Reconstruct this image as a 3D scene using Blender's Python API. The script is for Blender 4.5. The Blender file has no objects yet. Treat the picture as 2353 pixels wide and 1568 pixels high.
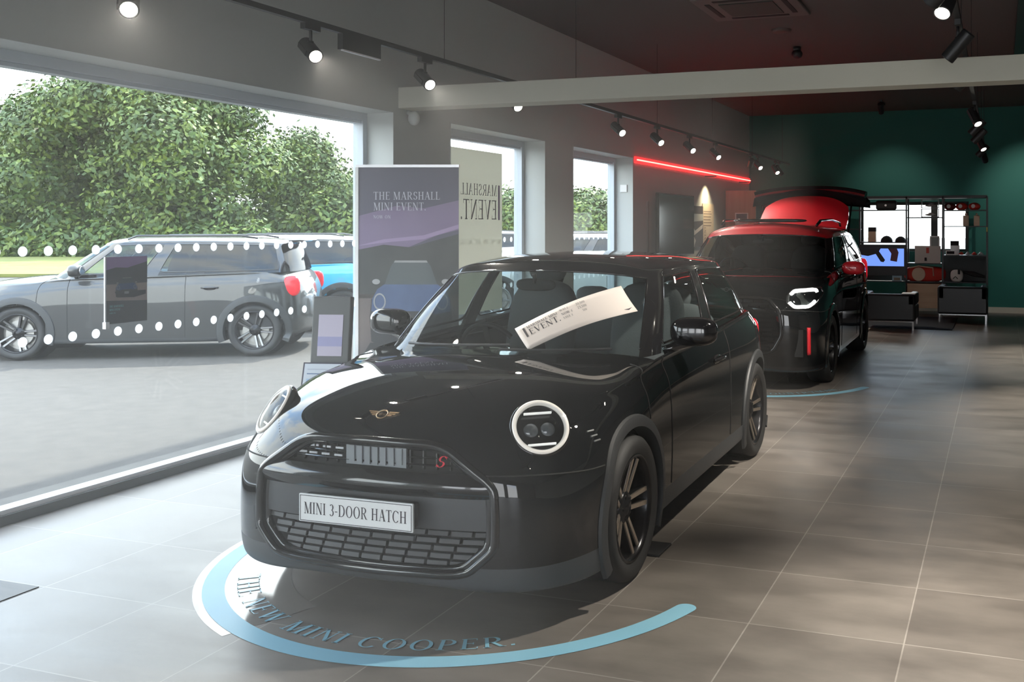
import bpy, bmesh, math, random
import numpy as np
from mathutils import Vector, Matrix
from mathutils.bvhtree import BVHTree
random.seed(7); rng = np.random.default_rng(7)
PI = math.pi
SC = bpy.context.scene
COL = SC.collection

# ------------------------------------------------------------------ camera
cam_d = bpy.data.cameras.new('camera'); cam = bpy.data.objects.new('camera', cam_d); COL.objects.link(cam)
cam.location = (0, 0, 1.58); cam.rotation_euler = (PI/2, 0, math.radians(18.83))
cam_d.sensor_width = 36.0; cam_d.sensor_fit = 'HORIZONTAL'
cam_d.lens = 2254.6/2353*36.0
cam_d.shift_x = (1176.5-1530)/2353; cam_d.shift_y = (522.3-784)/2353
cam_d.clip_start = 0.05; cam_d.clip_end = 400
SC.camera = cam
# ------------------------------------------------------------------ view, world, sun
vs = SC.view_settings
vs.view_transform = 'Standard'; vs.look = 'None'; vs.gamma = 1.0; vs.exposure = 1.1; vs.use_curve_mapping = False
SC.cycles.max_bounces = 8; SC.cycles.diffuse_bounces = 4; SC.cycles.glossy_bounces = 4
SC.cycles.transparent_max_bounces = 24; SC.cycles.transmission_bounces = 4
SC.cycles.sample_clamp_indirect = 4.0; SC.cycles.caustics_reflective = False; SC.cycles.caustics_refractive = False
SC.cycles.use_denoising = True

W = bpy.data.worlds.new('sky'); SC.world = W; W.use_nodes = True
nt = W.node_tree; nt.nodes.clear()
wo = nt.nodes.new('ShaderNodeOutputWorld'); wb = nt.nodes.new('ShaderNodeBackground')
tc = nt.nodes.new('ShaderNodeTexCoord'); nz = nt.nodes.new('ShaderNodeTexNoise'); cr = nt.nodes.new('ShaderNodeValToRGB')
mp = nt.nodes.new('ShaderNodeMapping'); mp.inputs['Scale'].default_value = (1, 1, 2.2)
nt.links.new(tc.outputs['Generated'], mp.inputs['Vector']); nt.links.new(mp.outputs[0], nz.inputs['Vector'])
nz.inputs['Scale'].default_value = 2.6; nz.inputs['Detail'].default_value = 6; nz.inputs['Roughness'].default_value = .6
nt.links.new(nz.outputs['Fac'], cr.inputs['Fac'])
cr.color_ramp.elements[0].position = .40; cr.color_ramp.elements[0].color = (.42, .62, .95, 1)
cr.color_ramp.elements[1].position = .58; cr.color_ramp.elements[1].color = (1, 1, 1, 1)
sp = nt.nodes.new('ShaderNodeSeparateXYZ'); nt.links.new(tc.outputs['Generated'], sp.inputs[0])
mr = nt.nodes.new('ShaderNodeMapRange'); mr.inputs[1].default_value = 0.0; mr.inputs[2].default_value = .45
mr.inputs[3].default_value = 1.0; mr.inputs[4].default_value = 0.0; nt.links.new(sp.outputs[2], mr.inputs[0])
mx = nt.nodes.new('ShaderNodeMix'); mx.data_type = 'RGBA'
nt.links.new(mr.outputs[0], mx.inputs[0]); nt.links.new(cr.outputs[0], mx.inputs[6]); mx.inputs[7].default_value = (.95, .98, 1, 1)
nt.links.new(mx.outputs[2], wb.inputs['Color']); wb.inputs['Strength'].default_value = 3.6
nt.links.new(wb.outputs[0], wo.inputs['Surface'])

sun_d = bpy.data.lights.new('sun', 'SUN'); sun_d.energy = 4.5; sun_d.angle = math.radians(1.5); sun_d.color = (1, .96, .88)
sun = bpy.data.objects.new('sun', sun_d); COL.objects.link(sun)
sun.rotation_euler = Vector((-.06, -.62, -.78)).to_track_quat('-Z', 'Y').to_euler()   # light travels along this vector

XW, XF, YB, ZC = -4.75, -5.0, 19.1, 3.80          # wall face, frame plane, back wall, ceiling
def portal(name, y0, y1, z0, z1):
    d = bpy.data.lights.new(name, 'AREA'); d.shape = 'RECTANGLE'; d.size = y1-y0; d.size_y = z1-z0
    o = bpy.data.objects.new(name, d); COL.objects.link(o)
    o.location = (-5.12, (y0+y1)/2, (z0+z1)/2); o.rotation_euler = (PI/2, 0, PI/2)
    o.rotation_euler = Matrix(((0, 0, -1), (1, 0, 0), (0, 1, 0))).to_euler()   # local x->world y, y->z, -z->+x
    d.cycles.is_portal = True
WINS = [(1.2, 6.957), (7.83, 9.81), (10.55, 12.54), (-3.2, .3)]
for i, (a, b) in enumerate(WINS): portal('window_portal', a, b, .08, 2.5)

# ------------------------------------------------------------------ materials
MATS = {}
def mat(name, col=(.5, .5, .5), rough=.5, metal=0.0, emit=0.0, ecol=None, coat=0.0, spec=.5, noise=None, bump=None, trans=0.0, coatr=.03):
    if name in MATS: return MATS[name]
    m = bpy.data.materials.new(name); m.use_nodes = True; MATS[name] = m
    n = m.node_tree; b = n.nodes['Principled BSDF']
    b.inputs['Base Color'].default_value = (*col, 1); b.inputs['Roughness'].default_value = rough
    b.inputs['Metallic'].default_value = metal; b.inputs['Specular IOR Level'].default_value = spec
    b.inputs['Coat Weight'].default_value = coat; b.inputs['Coat Roughness'].default_value = coatr
    if trans: b.inputs['Transmission Weight'].default_value = trans
    if emit:
        b.inputs['Emission Color'].default_value = (*(ecol or col), 1); b.inputs['Emission Strength'].default_value = emit
    if noise:   # (scale, col2, detail)
        t = n.nodes.new('ShaderNodeTexCoord'); z = n.nodes.new('ShaderNodeTexNoise'); r = n.nodes.new('ShaderNodeValToRGB')
        mpn = n.nodes.new('ShaderNodeMapping'); mpn.inputs['Scale'].default_value = noise[3] if len(noise) > 3 else (1, 1, 1)
        n.links.new(t.outputs['Object'], mpn.inputs[0]); n.links.new(mpn.outputs[0], z.inputs['Vector'])
        z.inputs['Scale'].default_value = noise[0]; z.inputs['Detail'].default_value = noise[2] if len(noise) > 2 else 4
        r.color_ramp.elements[0].position = .3; r.color_ramp.elements[1].position = .7
        r.color_ramp.elements[0].color = (*col, 1); r.color_ramp.elements[1].color = (*noise[1], 1)
        n.links.new(z.outputs['Fac'], r.inputs[0]); n.links.new(r.outputs[0], b.inputs['Base Color'])
    if bump:
        t = n.nodes.new('ShaderNodeTexCoord'); z = n.nodes.new('ShaderNodeTexNoise'); u = n.nodes.new('ShaderNodeBump')
        n.links.new(t.outputs['Object'], z.inputs['Vector']); z.inputs['Scale'].default_value = bump[0]; z.inputs['Detail'].default_value = 3
        u.inputs['Strength'].default_value = bump[1]; u.inputs['Distance'].default_value = .01
        n.links.new(z.outputs['Fac'], u.inputs['Height']); n.links.new(u.outputs[0], b.inputs['Normal'])
    return m
def pane_mat(name, tint, ior=1.45, rough=.0, refl=1.0, mixc=None, veil=0.0):
    """thin sheet of glass: see-through tint + fresnel reflection (+ a little surface dust)"""
    if name in MATS: return MATS[name]
    m = bpy.data.materials.new(name); m.use_nodes = True; MATS[name] = m
    n = m.node_tree; n.nodes.clear()
    o = n.nodes.new('ShaderNodeOutputMaterial'); t = n.nodes.new('ShaderNodeBsdfTransparent'); g = n.nodes.new('ShaderNodeBsdfGlossy')
    f = n.nodes.new('ShaderNodeFresnel'); x = n.nodes.new('ShaderNodeMixShader')
    t.inputs[0].default_value = (*tint, 1); g.inputs['Roughness'].default_value = rough; f.inputs[0].default_value = ior
    mm = n.nodes.new('ShaderNodeMath'); mm.operation = 'MULTIPLY'; mm.inputs[1].default_value = refl
    # fresnel seen from the back of a one-sided sheet uses the outside index too
    gm = n.nodes.new('ShaderNodeNewGeometry'); ml = n.nodes.new('ShaderNodeMix'); ml.data_type = 'FLOAT'
    f2 = n.nodes.new('ShaderNodeFresnel'); f2.inputs[0].default_value = ior
    nv = n.nodes.new('ShaderNodeVectorMath'); nv.operation = 'SCALE'; nv.inputs[3].default_value = 1.0
    lw = n.nodes.new('ShaderNodeLayerWeight'); lw.inputs[0].default_value = .35
    pw = n.nodes.new('ShaderNodeMath'); pw.operation = 'POWER'; pw.inputs[1].default_value = 4.0
    ad = n.nodes.new('ShaderNodeMath'); ad.operation = 'MULTIPLY_ADD'; ad.inputs[1].default_value = .9; ad.inputs[2].default_value = .045
    n.links.new(lw.outputs['Facing'], pw.inputs[0]); n.links.new(pw.outputs[0], ad.inputs[0]); n.links.new(ad.outputs[0], mm.inputs[0])
    n.links.new(mm.outputs[0], x.inputs[0]); n.links.new(t.outputs[0], x.inputs[1]); n.links.new(g.outputs[0], x.inputs[2])
    last = x.outputs[0]
    if veil:
        d = n.nodes.new('ShaderNodeBsdfDiffuse'); d.inputs[0].default_value = (.8, .8, .8, 1)
        y = n.nodes.new('ShaderNodeMixShader'); y.inputs[0].default_value = veil
        n.links.new(last, y.inputs[1]); n.links.new(d.outputs[0], y.inputs[2]); last = y.outputs[0]
    n.links.new(last, o.inputs[0])
    for q in (gm, ml, f, f2, nv): n.nodes.remove(q)
    return m

M_paint = mat('black_paint', (.005, .006, .007), .5, 0, coat=1.0, coatr=.015, spec=.0)
M_gloss = mat('gloss_black_plastic', (.008, .008, .009), .12, coat=.6)
M_satin = mat('satin_dark_plastic', (.045, .048, .052), .45, bump=(300, .05))
M_clad = mat('cladding_plastic', (.032, .034, .036), .5, bump=(300, .05))
M_rubber = mat('tyre_rubber', (.022, .022, .022), .65)
M_dark = mat('matt_dark', (.012, .012, .012), .8)
M_well = mat('wheel_well_liner', (.01, .01, .01), .9)
M_chrome = mat('chrome', (.75, .75, .77), .12, 1.0)
M_satinsil = mat('satin_silver', (.55, .56, .58), .3, 1.0)
M_bronze = mat('bronze_trim', (.60, .42, .24), .25, 1.0)
M_wsil = mat('machined_wheel_face', (.85, .74, .62), .38, 1.0)
M_wblk = mat('black_alloy', (.02, .02, .022), .25, .6)
M_disc = mat('brake_disc', (.35, .34, .33), .4, 1.0)
M_seat = mat('grey_seat_cloth', (.16, .165, .17), .85, bump=(150, .2))
M_int = mat('dark_cabin_trim', (.02, .02, .022), .7)
M_head = mat('cabin_headliner', (.10, .10, .10), .9)
M_red = mat('red_paint', (.72, .010, .022), .5, 0, coat=1.0)
M_blue = mat('bright_blue_paint', (.03, .38, .62), .5, 0, coat=1.0)
M_dkgrey = mat('dark_grey_paint', (.008, .009, .009), .5, 0, coat=1.0)
M_wcar = mat('white_paint', (.75, .76, .78), .3, 0, coat=1.0)
M_tail = mat('red_lamp_lens', (.6, .01, .02), .15, emit=.25, ecol=(.8, .02, .04))
M_white = mat('white_plastic', (.8, .8, .8), .4)
M_paper = mat('paper_white', (.80, .78, .76), .6)
M_plate = mat('number_plate_white', (.72, .74, .74), .35)
M_ink = mat('black_ink', (.015, .012, .02), .6)
M_inkg = mat('grey_ink', (.25, .24, .25), .6)
M_led = mat('led_white', (1, 1, 1), .4, emit=9.0, ecol=(1, .98, .92))
M_drl = mat('thin_light_guide', (.75, .75, .72), .3, emit=.35, ecol=(1, 1, .95))
M_lens = mat('warm_lamp_lens', (1, 1, 1), .4, emit=14.0, ecol=(1, .93, .78))
M_neon = mat('red_neon', (1, .1, .06), .4, emit=4.2, ecol=(1, .11, .09)); M_neon2 = mat('red_neon_halo', (.8, .02, .02), .4, emit=1.2, ecol=(1, .010, .012))
M_blk = mat('black_powder_coat', (.015, .015, .016), .45)
M_glassw = pane_mat('windscreen_glass', (.60, .66, .65))
M_glasss = pane_mat('side_window_glass', (.55, .60, .60))
M_glassd = pane_mat('privacy_glass', (.10, .11, .11))
M_lampglass = pane_mat('lamp_cover_glass', (.85, .87, .88))
def translucent(name, col, t=.6):
    m = bpy.data.materials.new(name); m.use_nodes = True; n = m.node_tree; n.nodes.clear(); MATS[name] = m
    o = n.nodes.new('ShaderNodeOutputMaterial'); d = n.nodes.new('ShaderNodeBsdfDiffuse'); t_ = n.nodes.new('ShaderNodeBsdfTranslucent'); x = n.nodes.new('ShaderNodeMixShader')
    d.inputs[0].default_value = (*col, 1); t_.inputs[0].default_value = (*col, 1); x.inputs[0].default_value = t
    n.links.new(d.outputs[0], x.inputs[1]); n.links.new(t_.outputs[0], x.inputs[2]); n.links.new(x.outputs[0], o.inputs[0]); return m
M_frost = translucent('frosted_sticker', (.80, .82, .82), .65)
M_shopglass = pane_mat('shop_window_glass', (.93, .96, .95), refl=.25)

# ------------------------------------------------------------------ mesh builder
class MB:
    def __init__(s): s.v = []; s.f = []; s.m = []; s.mi = 0
    def add(s, vs, fs, M=None):
        o = len(s.v)
        if M is not None: vs = [tuple(M @ Vector(p)) for p in vs]
        s.v += [tuple(p) for p in vs]; s.f += [tuple(i+o for i in f) for f in fs]; s.m += [s.mi]*len(fs); return s
    def box(s, c, d, M=None):
        x, y, z = d[0]/2, d[1]/2, d[2]/2
        vs = [(c[0]+a*x, c[1]+b*y, c[2]+e*z) for e in (-1, 1) for b in (-1, 1) for a in (-1, 1)]
        return s.add(vs, [(0, 2, 3, 1), (4, 5, 7, 6), (0, 1, 5, 4), (2, 6, 7, 3), (0, 4, 6, 2), (1, 3, 7, 5)], M)
    def bb(s, x0, x1, y0, y1, z0, z1, M=None):
        return s.box(((x0+x1)/2, (y0+y1)/2, (z0+z1)/2), (abs(x1-x0), abs(y1-y0), abs(z1-z0)), M)
    def tube(s, pts, r, n=8, closed=False, cap=True, M=None, flat=None):
        P = [Vector(p) for p in pts]; N = len(P); vs = []; fs = []
        up = None
        for i in range(N):
            a = P[(i-1) % N] if (closed or i > 0) else P[i]; b = P[(i+1) % N] if (closed or i < N-1) else P[i]
            t = (b-a).normalized()
            if up is None:
                up = Vector((0, 0, 1)) if abs(t.z) < .9 else Vector((1, 0, 0))
            s1 = t.cross(up)
            if s1.length < 1e-6: s1 = t.orthogonal()
            s1.normalize(); u1 = s1.cross(t).normalized(); up = u1
            rr = r[i] if isinstance(r, (list, tuple)) else r
            for k in range(n):
                an = 2*PI*k/n
                vs.append(P[i]+s1*math.cos(an)*rr*(flat or 1)+u1*math.sin(an)*rr)
        for i in range(N if closed else N-1):
            j = (i+1) % N
            for k in range(n): fs.append((i*n+k, i*n+(k+1) % n, j*n+(k+1) % n, j*n+k))
        if cap and not closed:
            fs.append(tuple(range(n))[::-1]); fs.append(tuple((N-1)*n+k for k in range(n)))
        return s.add(vs, fs, M)
    def cyl(s, p0, p1, r0, r1=None, n=20, M=None):
        return s.tube([p0, p1], [r0, r0 if r1 is None else r1], n, M=M)
    def lathe(s, prof, n=32, M=None, axis='z', close=False):
        vs = []; fs = []; L = len(prof)
        for k in range(n):
            a = 2*PI*k/n; c, q = math.cos(a), math.sin(a)
            for (r, h) in prof:
                vs.append((r*c, r*q, h) if axis == 'z' else (h, r*c, r*q))
        for k in range(n):
            j = (k+1) % n
            for i in range(L if close else L-1):
                i2 = (i+1) % L
                fs.append((k*L+i, j*L+i, j*L+i2, k*L+i2) if axis == 'z' else (k*L+i, j*L+i, j*L+i2, k*L+i2))
        return s.add(vs, fs, M)
    def poly(s, pts, nrm, d, M=None):   # extruded polygon
        P = [Vector(p) for p in pts]; nv = Vector(nrm)*d; n = len(P)
        vs = P+[p+nv for p in P]
        return s.add(vs, [tuple(range(n))[::-1], tuple(range(n, 2*n))]+[(i, (i+1) % n, n+(i+1) % n, n+i) for i in range(n)], M)
    def ell(s, c, r, nu=16, nv=10, M=None, e=1.0):
        vs = []; fs = []
        sg = lambda w, p: math.copysign(abs(w)**p, w)
        for j in range(nv+1):
            ph = -PI/2+PI*j/nv
            for i in range(nu):
                th = 2*PI*i/nu
                vs.append((c[0]+r[0]*sg(math.cos(ph), e)*sg(math.cos(th), e), c[1]+r[1]*sg(math.cos(ph), e)*sg(math.sin(th), e), c[2]+r[2]*sg(math.sin(ph), e)))
        for j in range(nv):
            for i in range(nu):
                k = (i+1) % nu
                fs.append((j*nu+i, j*nu+k, (j+1)*nu+k, (j+1)*nu+i))
        return s.add(vs, fs, M)
    def mesh(s, name, mats, smooth=None):
        me = bpy.data.meshes.new(name); me.from_pydata(s.v, [], s.f)
        if not isinstance(mats, (list, tuple)): mats = [mats]
        for m in mats: me.materials.append(m)
        if len(mats) > 1: me.polygons.foreach_set('material_index', s.m)
        if smooth: me.polygons.foreach_set('use_smooth', [True]*len(s.f))
        me.update(); return me
    def obj(s, name, mats, parent=None, smooth=False, bevel=0, auto=False, loc=None):
        o = bpy.data.objects.new(name, s.mesh(name, mats, smooth or auto)); COL.objects.link(o)
        if loc is not None: o.location = loc
        if parent is not None: o.parent = parent
        if auto:
            sharp(o.data)
        if bevel:
            b = o.modifiers.new('b', 'BEVEL'); b.width = bevel; b.segments = 2; b.limit_method = 'ANGLE'
        return o
def sharp(me, ang=.6):
    bm = bmesh.new(); bm.from_mesh(me)
    bmesh.ops.recalc_face_normals(bm, faces=bm.faces)
    for e in bm.edges:
        if len(e.link_faces) == 2 and e.calc_face_angle(0) > ang: e.smooth = False
    bm.to_mesh(me); bm.free()
def tag(o, label=None, cat=None, group=None, kind=None):
    if label: o['label'] = label
    if cat: o['category'] = cat
    if group: o['group'] = group
    if kind: o['kind'] = kind
    return o
def empty(name, loc=(0, 0, 0), rz=0, label=None, cat=None, group=None, rot=None):
    o = bpy.data.objects.new(name, None); COL.objects.link(o); o.location = loc
    o.rotation_euler = rot if rot else (0, 0, rz); o.empty_display_size = .1
    return tag(o, label, cat, group)
def ref(name, me, parent, loc=(0, 0, 0), rot=(0, 0, 0), sc=None):
    o = bpy.data.objects.new(name, me); COL.objects.link(o); o.parent = parent; o.location = loc; o.rotation_euler = rot
    if sc: o.scale = sc
    return o
def struct(o): o['kind'] = 'structure'; return o
def T(loc=(0, 0, 0), rz=0, rx=0, ry=0):
    return Matrix.Translation(loc) @ Matrix.Rotation(rz, 4, 'Z') @ Matrix.Rotation(ry, 4, 'Y') @ Matrix.Rotation(rx, 4, 'X')

# ------------------------------------------------------------------ serif lettering drawn as little polygons
TK, TN = .135, .05
def _bar(x0, y0, x1, y1, w): return [(x0-w/2, y0), (x0+w/2, y0), (x1+w/2, y1), (x1-w/2, y1)]
def _h(x0, x1, y, t=TN): return [(x0, y-t/2), (x1, y-t/2), (x1, y+t/2), (x0, y+t/2)]
def _v(x, y0=0, y1=1, w=TK): return [(x-w/2, y0), (x+w/2, y0), (x+w/2, y1), (x-w/2, y1)]
def _s(x, y, l=.28):
    return [(x-l/2, 0 if y == 0 else 1-.045), (x+l/2, 0 if y == 0 else 1-.045), (x+l/2, .045 if y == 0 else 1), (x-l/2, .045 if y == 0 else 1)]
def _arc(cx, cy, rx, ry, a0, a1, wx=TK, wy=TN, n=14):
    out = []
    for i in range(n):
        q = []
        for a in (a0+(a1-a0)*i/n, a0+(a1-a0)*(i+1)/n):
            c, s_ = math.cos(math.radians(a)), math.sin(math.radians(a))
            q.append(((cx+rx*c, cy+ry*s_), (cx+(rx-wx)*c, cy+(ry-wy)*s_)))
        out.append([q[0][1], q[0][0], q[1][0], q[1][1]])
    return out
GL = {
 'I': (.34, [_v(.17), _s(.17, 0), _s(.17, 1)]),
 'H': (.84, [_v(.18), _v(.66), _h(.18, .66, .52), _s(.18, 0), _s(.18, 1), _s(.66, 0), _s(.66, 1)]),
 'T': (.70, [_v(.35), _s(.35, 0), _h(.02, .68, .975), _v(.035, .80, 1, .035), _v(.665, .80, 1, .035)]),
 'E': (.66, [_v(.17), _h(.05, .60, .975), _h(.05, .62, .025), _h(.17, .48, .53), _v(.585, .82, 1, .035), _v(.605, 0, .2, .035), _v(.465, .43, .63, .035)]),
 'L': (.62, [_v(.17), _s(.17, 1), _h(.03, .60, .025), _v(.585, 0, .22, .035)]),
 'F': (.60, [_v(.17), _s(.17, 0), _h(.05, .56, .975), _h(.17, .45, .5), _v(.545, .8, 1, .035)]),
 'N': (.84, [_v(.15, 0, 1, .05), _v(.68, 0, 1, .05), _bar(.68, 0, .16, 1, .15), _s(.15, 0, .22), _s(.12, 1, .2), _s(.68, 1, .22)]),
 'M': (1.0, [_v(.14, 0, 1, .05), _v(.83, 0, 1, TK), _bar(.49, 0, .17, 1, .14), _bar(.49, 0, .80, 1, .05), _s(.14, 0, .24), _s(.83, 0, .28), _s(.12, 1, .2), _s(.85, 1, .24)]),
 'W': (1.12, [_bar(.32, 0, .10, 1, .14), _bar(.32, 0, .55, 1, .05), _bar(.78, 0, .55, 1, .14), _bar(.78, 0, 1.0, 1, .05), _s(.10, 1, .28), _s(.55, 1, .26), _s(1.0, 1, .22)]),
 'V': (.80, [_bar(.40, 0, .12, 1, .15), _bar(.40, 0, .68, 1, .05), _s(.12, 1, .28), _s(.68, 1, .22)]),
 'A': (.80, [_bar(.12, 0, .40, 1, .05), _bar(.68, 0, .40, 1, .15), _h(.20, .58, .34), _s(.12, 0, .22), _s(.68, 0, .28)]),
 'O': (.86, _arc(.43, .5, .39, .515, 0, 360, n=24)),
 'C': (.80, _arc(.43, .5, .39, .515, 42, 318, n=20)+[_v(.715, .72, .95, .04)]),
 'D': (.84, [_v(.17), _h(.04, .40, .975), _h(.04, .40, .025)]+_arc(.38, .5, .41, .5, -90, 90)),
 'P': (.68, [_v(.17), _s(.17, 0), _h(.04, .38, .975), _h(.17, .38, .47)]+_arc(.36, .725, .29, .275, -90, 90)),
 'R': (.80, [_v(.17), _s(.17, 0), _h(.04, .38, .975), _h(.17, .38, .49), _bar(.66, 0, .36, .50, .14), _s(.70, 0, .2)]+_arc(.36, .735, .29, .265, -90, 90)),
 'U': (.84, [_v(.17, .28, 1), _v(.67, .28, 1, .05), _s(.17, 1), _s(.67, 1, .22)]+_arc(.42, .30, .32, .30, 180, 360, TK, TN)),
 'Y': (.78, [_v(.39, 0, .45), _bar(.39, .42, .12, 1, .14), _bar(.39, .42, .67, 1, .05), _s(.39, 0), _s(.12, 1), _s(.67, 1, .22)]),
 'S': (.62, _arc(.31, .74, .25, .27, 20, 270)+_arc(.31, .26, .26, .27, -160, 90)+[_v(.53, .72, .95, .035), _v(.08, .05, .28, .035)]),
 '3': (.60, _arc(.28, .74, .24, .26, -90, 150)+_arc(.28, .25, .28, .27, -150, 90)),
 '2': (.60, _arc(.28, .72, .25, .28, -10, 160)+[_bar(.10, .03, .46, .66, .08), _h(.04, .54, .04, .08)]),
 '0': (.62, _arc(.31, .5, .26, .5, 0, 360, .10, .05, n=20)),
 '5': (.58, [_v(.14, .5, 1, .06), _h(.12, .50, .95, .09)]+_arc(.25, .31, .27, .32, -140, 120)),
 '1': (.36, [_v(.18, 0, 1, .10), _s(.18, 0, .26), _bar(.06, .84, .15, .97, .08)]),
 '-': (.40, [_h(.05, .35, .38, .07)]), '.': (.26, [_v(.12, 0, .13, .13)]), ',': (.24, [_bar(.08, -.12, .13, .10, .08)]),
 '£': (.64, [_h(.05, .60, .03, .07), _v(.22, 0, .75, .10), _h(.08, .44, .45, .06)]+_arc(.40, .74, .23, .26, 20, 180, .09)), ' ': (.34, []),
}
def text(mb, s, hgt, fn, sp=.06, cond=1.0):
    """fn(u, v) -> 3D point; u runs along the line in metres, v up"""
    u = 0
    for ch in s:
        w, polys = GL[ch]
        for p in polys:
            mb.add([fn((u+x*cond)*hgt, y*hgt) for x, y in p], [tuple(range(len(p)))])
        u += (w+sp)*cond
    return u*hgt
def tw(s, hgt, sp=.06, cond=1.0): return sum((GL[c][0]+sp)*cond for c in s)*hgt

# ------------------------------------------------------------------ B-spline surface
def bweights(f):
    return np.stack([(1-f)**3/6, (3*f**3-6*f**2+4)/6, (-3*f**3+3*f**2+3*f+1)/6, f**3/6], -1)
def padnet(N):
    mir = np.array([-1, 1, 1.])
    a = np.concatenate([(N[1]*mir)[None], N, (N[-2]*mir)[None]], 0)
    b0 = 2*a[:, 0]-a[:, 1]; b1 = a[:, -2]*mir
    return np.concatenate([b0[:, None], a, b1[:, None]], 1)
def beval(N, us, vs_):
    A = padnet(N); us = np.asarray(us, float); vs_ = np.asarray(vs_, float)
    iu = np.minimum(np.floor(us).astype(int), N.shape[0]-2); iv = np.minimum(np.floor(vs_).astype(int), N.shape[1]-2)
    wu = bweights(us-iu); wv = bweights(vs_-iv)
    R = np.zeros((len(us), len(vs_), 3))
    for a in range(4):
        for b in range(4):
            R += wu[:, a][:, None, None]*wv[:, b][None, :, None]*A[(iu+a)][:, iv+b]
    return R
def comp(N, it=3, k=.85):
    Q = N.copy(); K, L = N.shape[:2]
    for _ in range(it):
        S = beval(Q, np.arange(K), np.arange(L)); Q = Q+k*(N-S)
        Q[0, :, 0] = 0; Q[-1, :, 0] = 0; Q[:, -1, 0] = 0
    return Q
class Surf:
    """half surface sampled finely, mirrored, with per-face parameters for cutting it into panels"""
    def __init__(s, N, us, vs_):
        s.N = N; s.us = np.asarray(us); s.vs = np.asarray(vs_)
        G = beval(N, us, vs_); K, L = G.shape[:2]
        s.P = G.reshape(-1, 3); s.K, s.L = K, L
        i, j = np.meshgrid(np.arange(K-1), np.arange(L-1), indexing='ij')
        a = (i*L+j).ravel(); s.F = np.stack([a, a+L, a+L+1, a+1], 1)
        s.U = ((s.us[:-1]+s.us[1:])/2)[i.ravel()]; s.V = ((s.vs[:-1]+s.vs[1:])/2)[j.ravel()]
    def snap(s, cy, cz, R, tol, xmin):
        d = s.P[:, 1:]-np.array([cy, cz]); r = np.linalg.norm(d, axis=1)
        k = (abs(r-R) < tol) & (s.P[:, 0] > xmin)
        s.P[k, 1:] = np.array([cy, cz])+d[k]*(R/r[k])[:, None]
    def normals(s):
        P = s.P; F = s.F; n = np.cross(P[F[:, 2]]-P[F[:, 0]], P[F[:, 3]]-P[F[:, 1]])
        N = np.zeros_like(P)
        for k in range(4): np.add.at(N, F[:, k], n)
        e = abs(P[:, 0]) < 1e-6; N[e, 0] = 0
        return N/(np.linalg.norm(N, axis=1)[:, None]+1e-12)
    def full(s, sides=(1, -1)):
        P = s.P; n = len(P); nr = s.normals()
        V = []; F = []; NN = []; o = 0
        for sd in sides:
            V.append(P*np.array([sd, 1, 1])); NN.append(nr*np.array([sd, 1, 1]))
            F.append((s.F if sd == 1 else s.F[:, ::-1])+o); o += n
        return np.concatenate(V), np.concatenate(F), np.concatenate(NN)
    def part(s, name, mask, m, parent, sides=(1, -1), thick=0, off=0):
        V, F, NN = s.full(sides); mk = np.concatenate([mask]*len(sides)); F = F[mk]
        if off: V = V+NN*off
        used, inv = np.unique(F, return_inverse=True); F2 = inv.reshape(-1, 4)
        me = bpy.data.meshes.new(name); me.from_pydata(V[used].tolist(), [], F2.tolist())
        me.materials.append(m); me.polygons.foreach_set('use_smooth', [True]*len(F2)); me.update()
        nn = NN[used]; me.validate()
        if len(me.vertices) == len(nn): me.normals_split_custom_set_from_vertices(nn.tolist())
        o = bpy.data.objects.new(name, me); COL.objects.link(o); o.parent = parent
        return o
    def bvh(s):
        V, F, _ = s.full(); return BVHTree.FromPolygons(V.tolist(), F.tolist())
    def line(s, uv):
        return [tuple(beval(s.N, [u], [v])[0, 0]) for u, v in uv]

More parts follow.
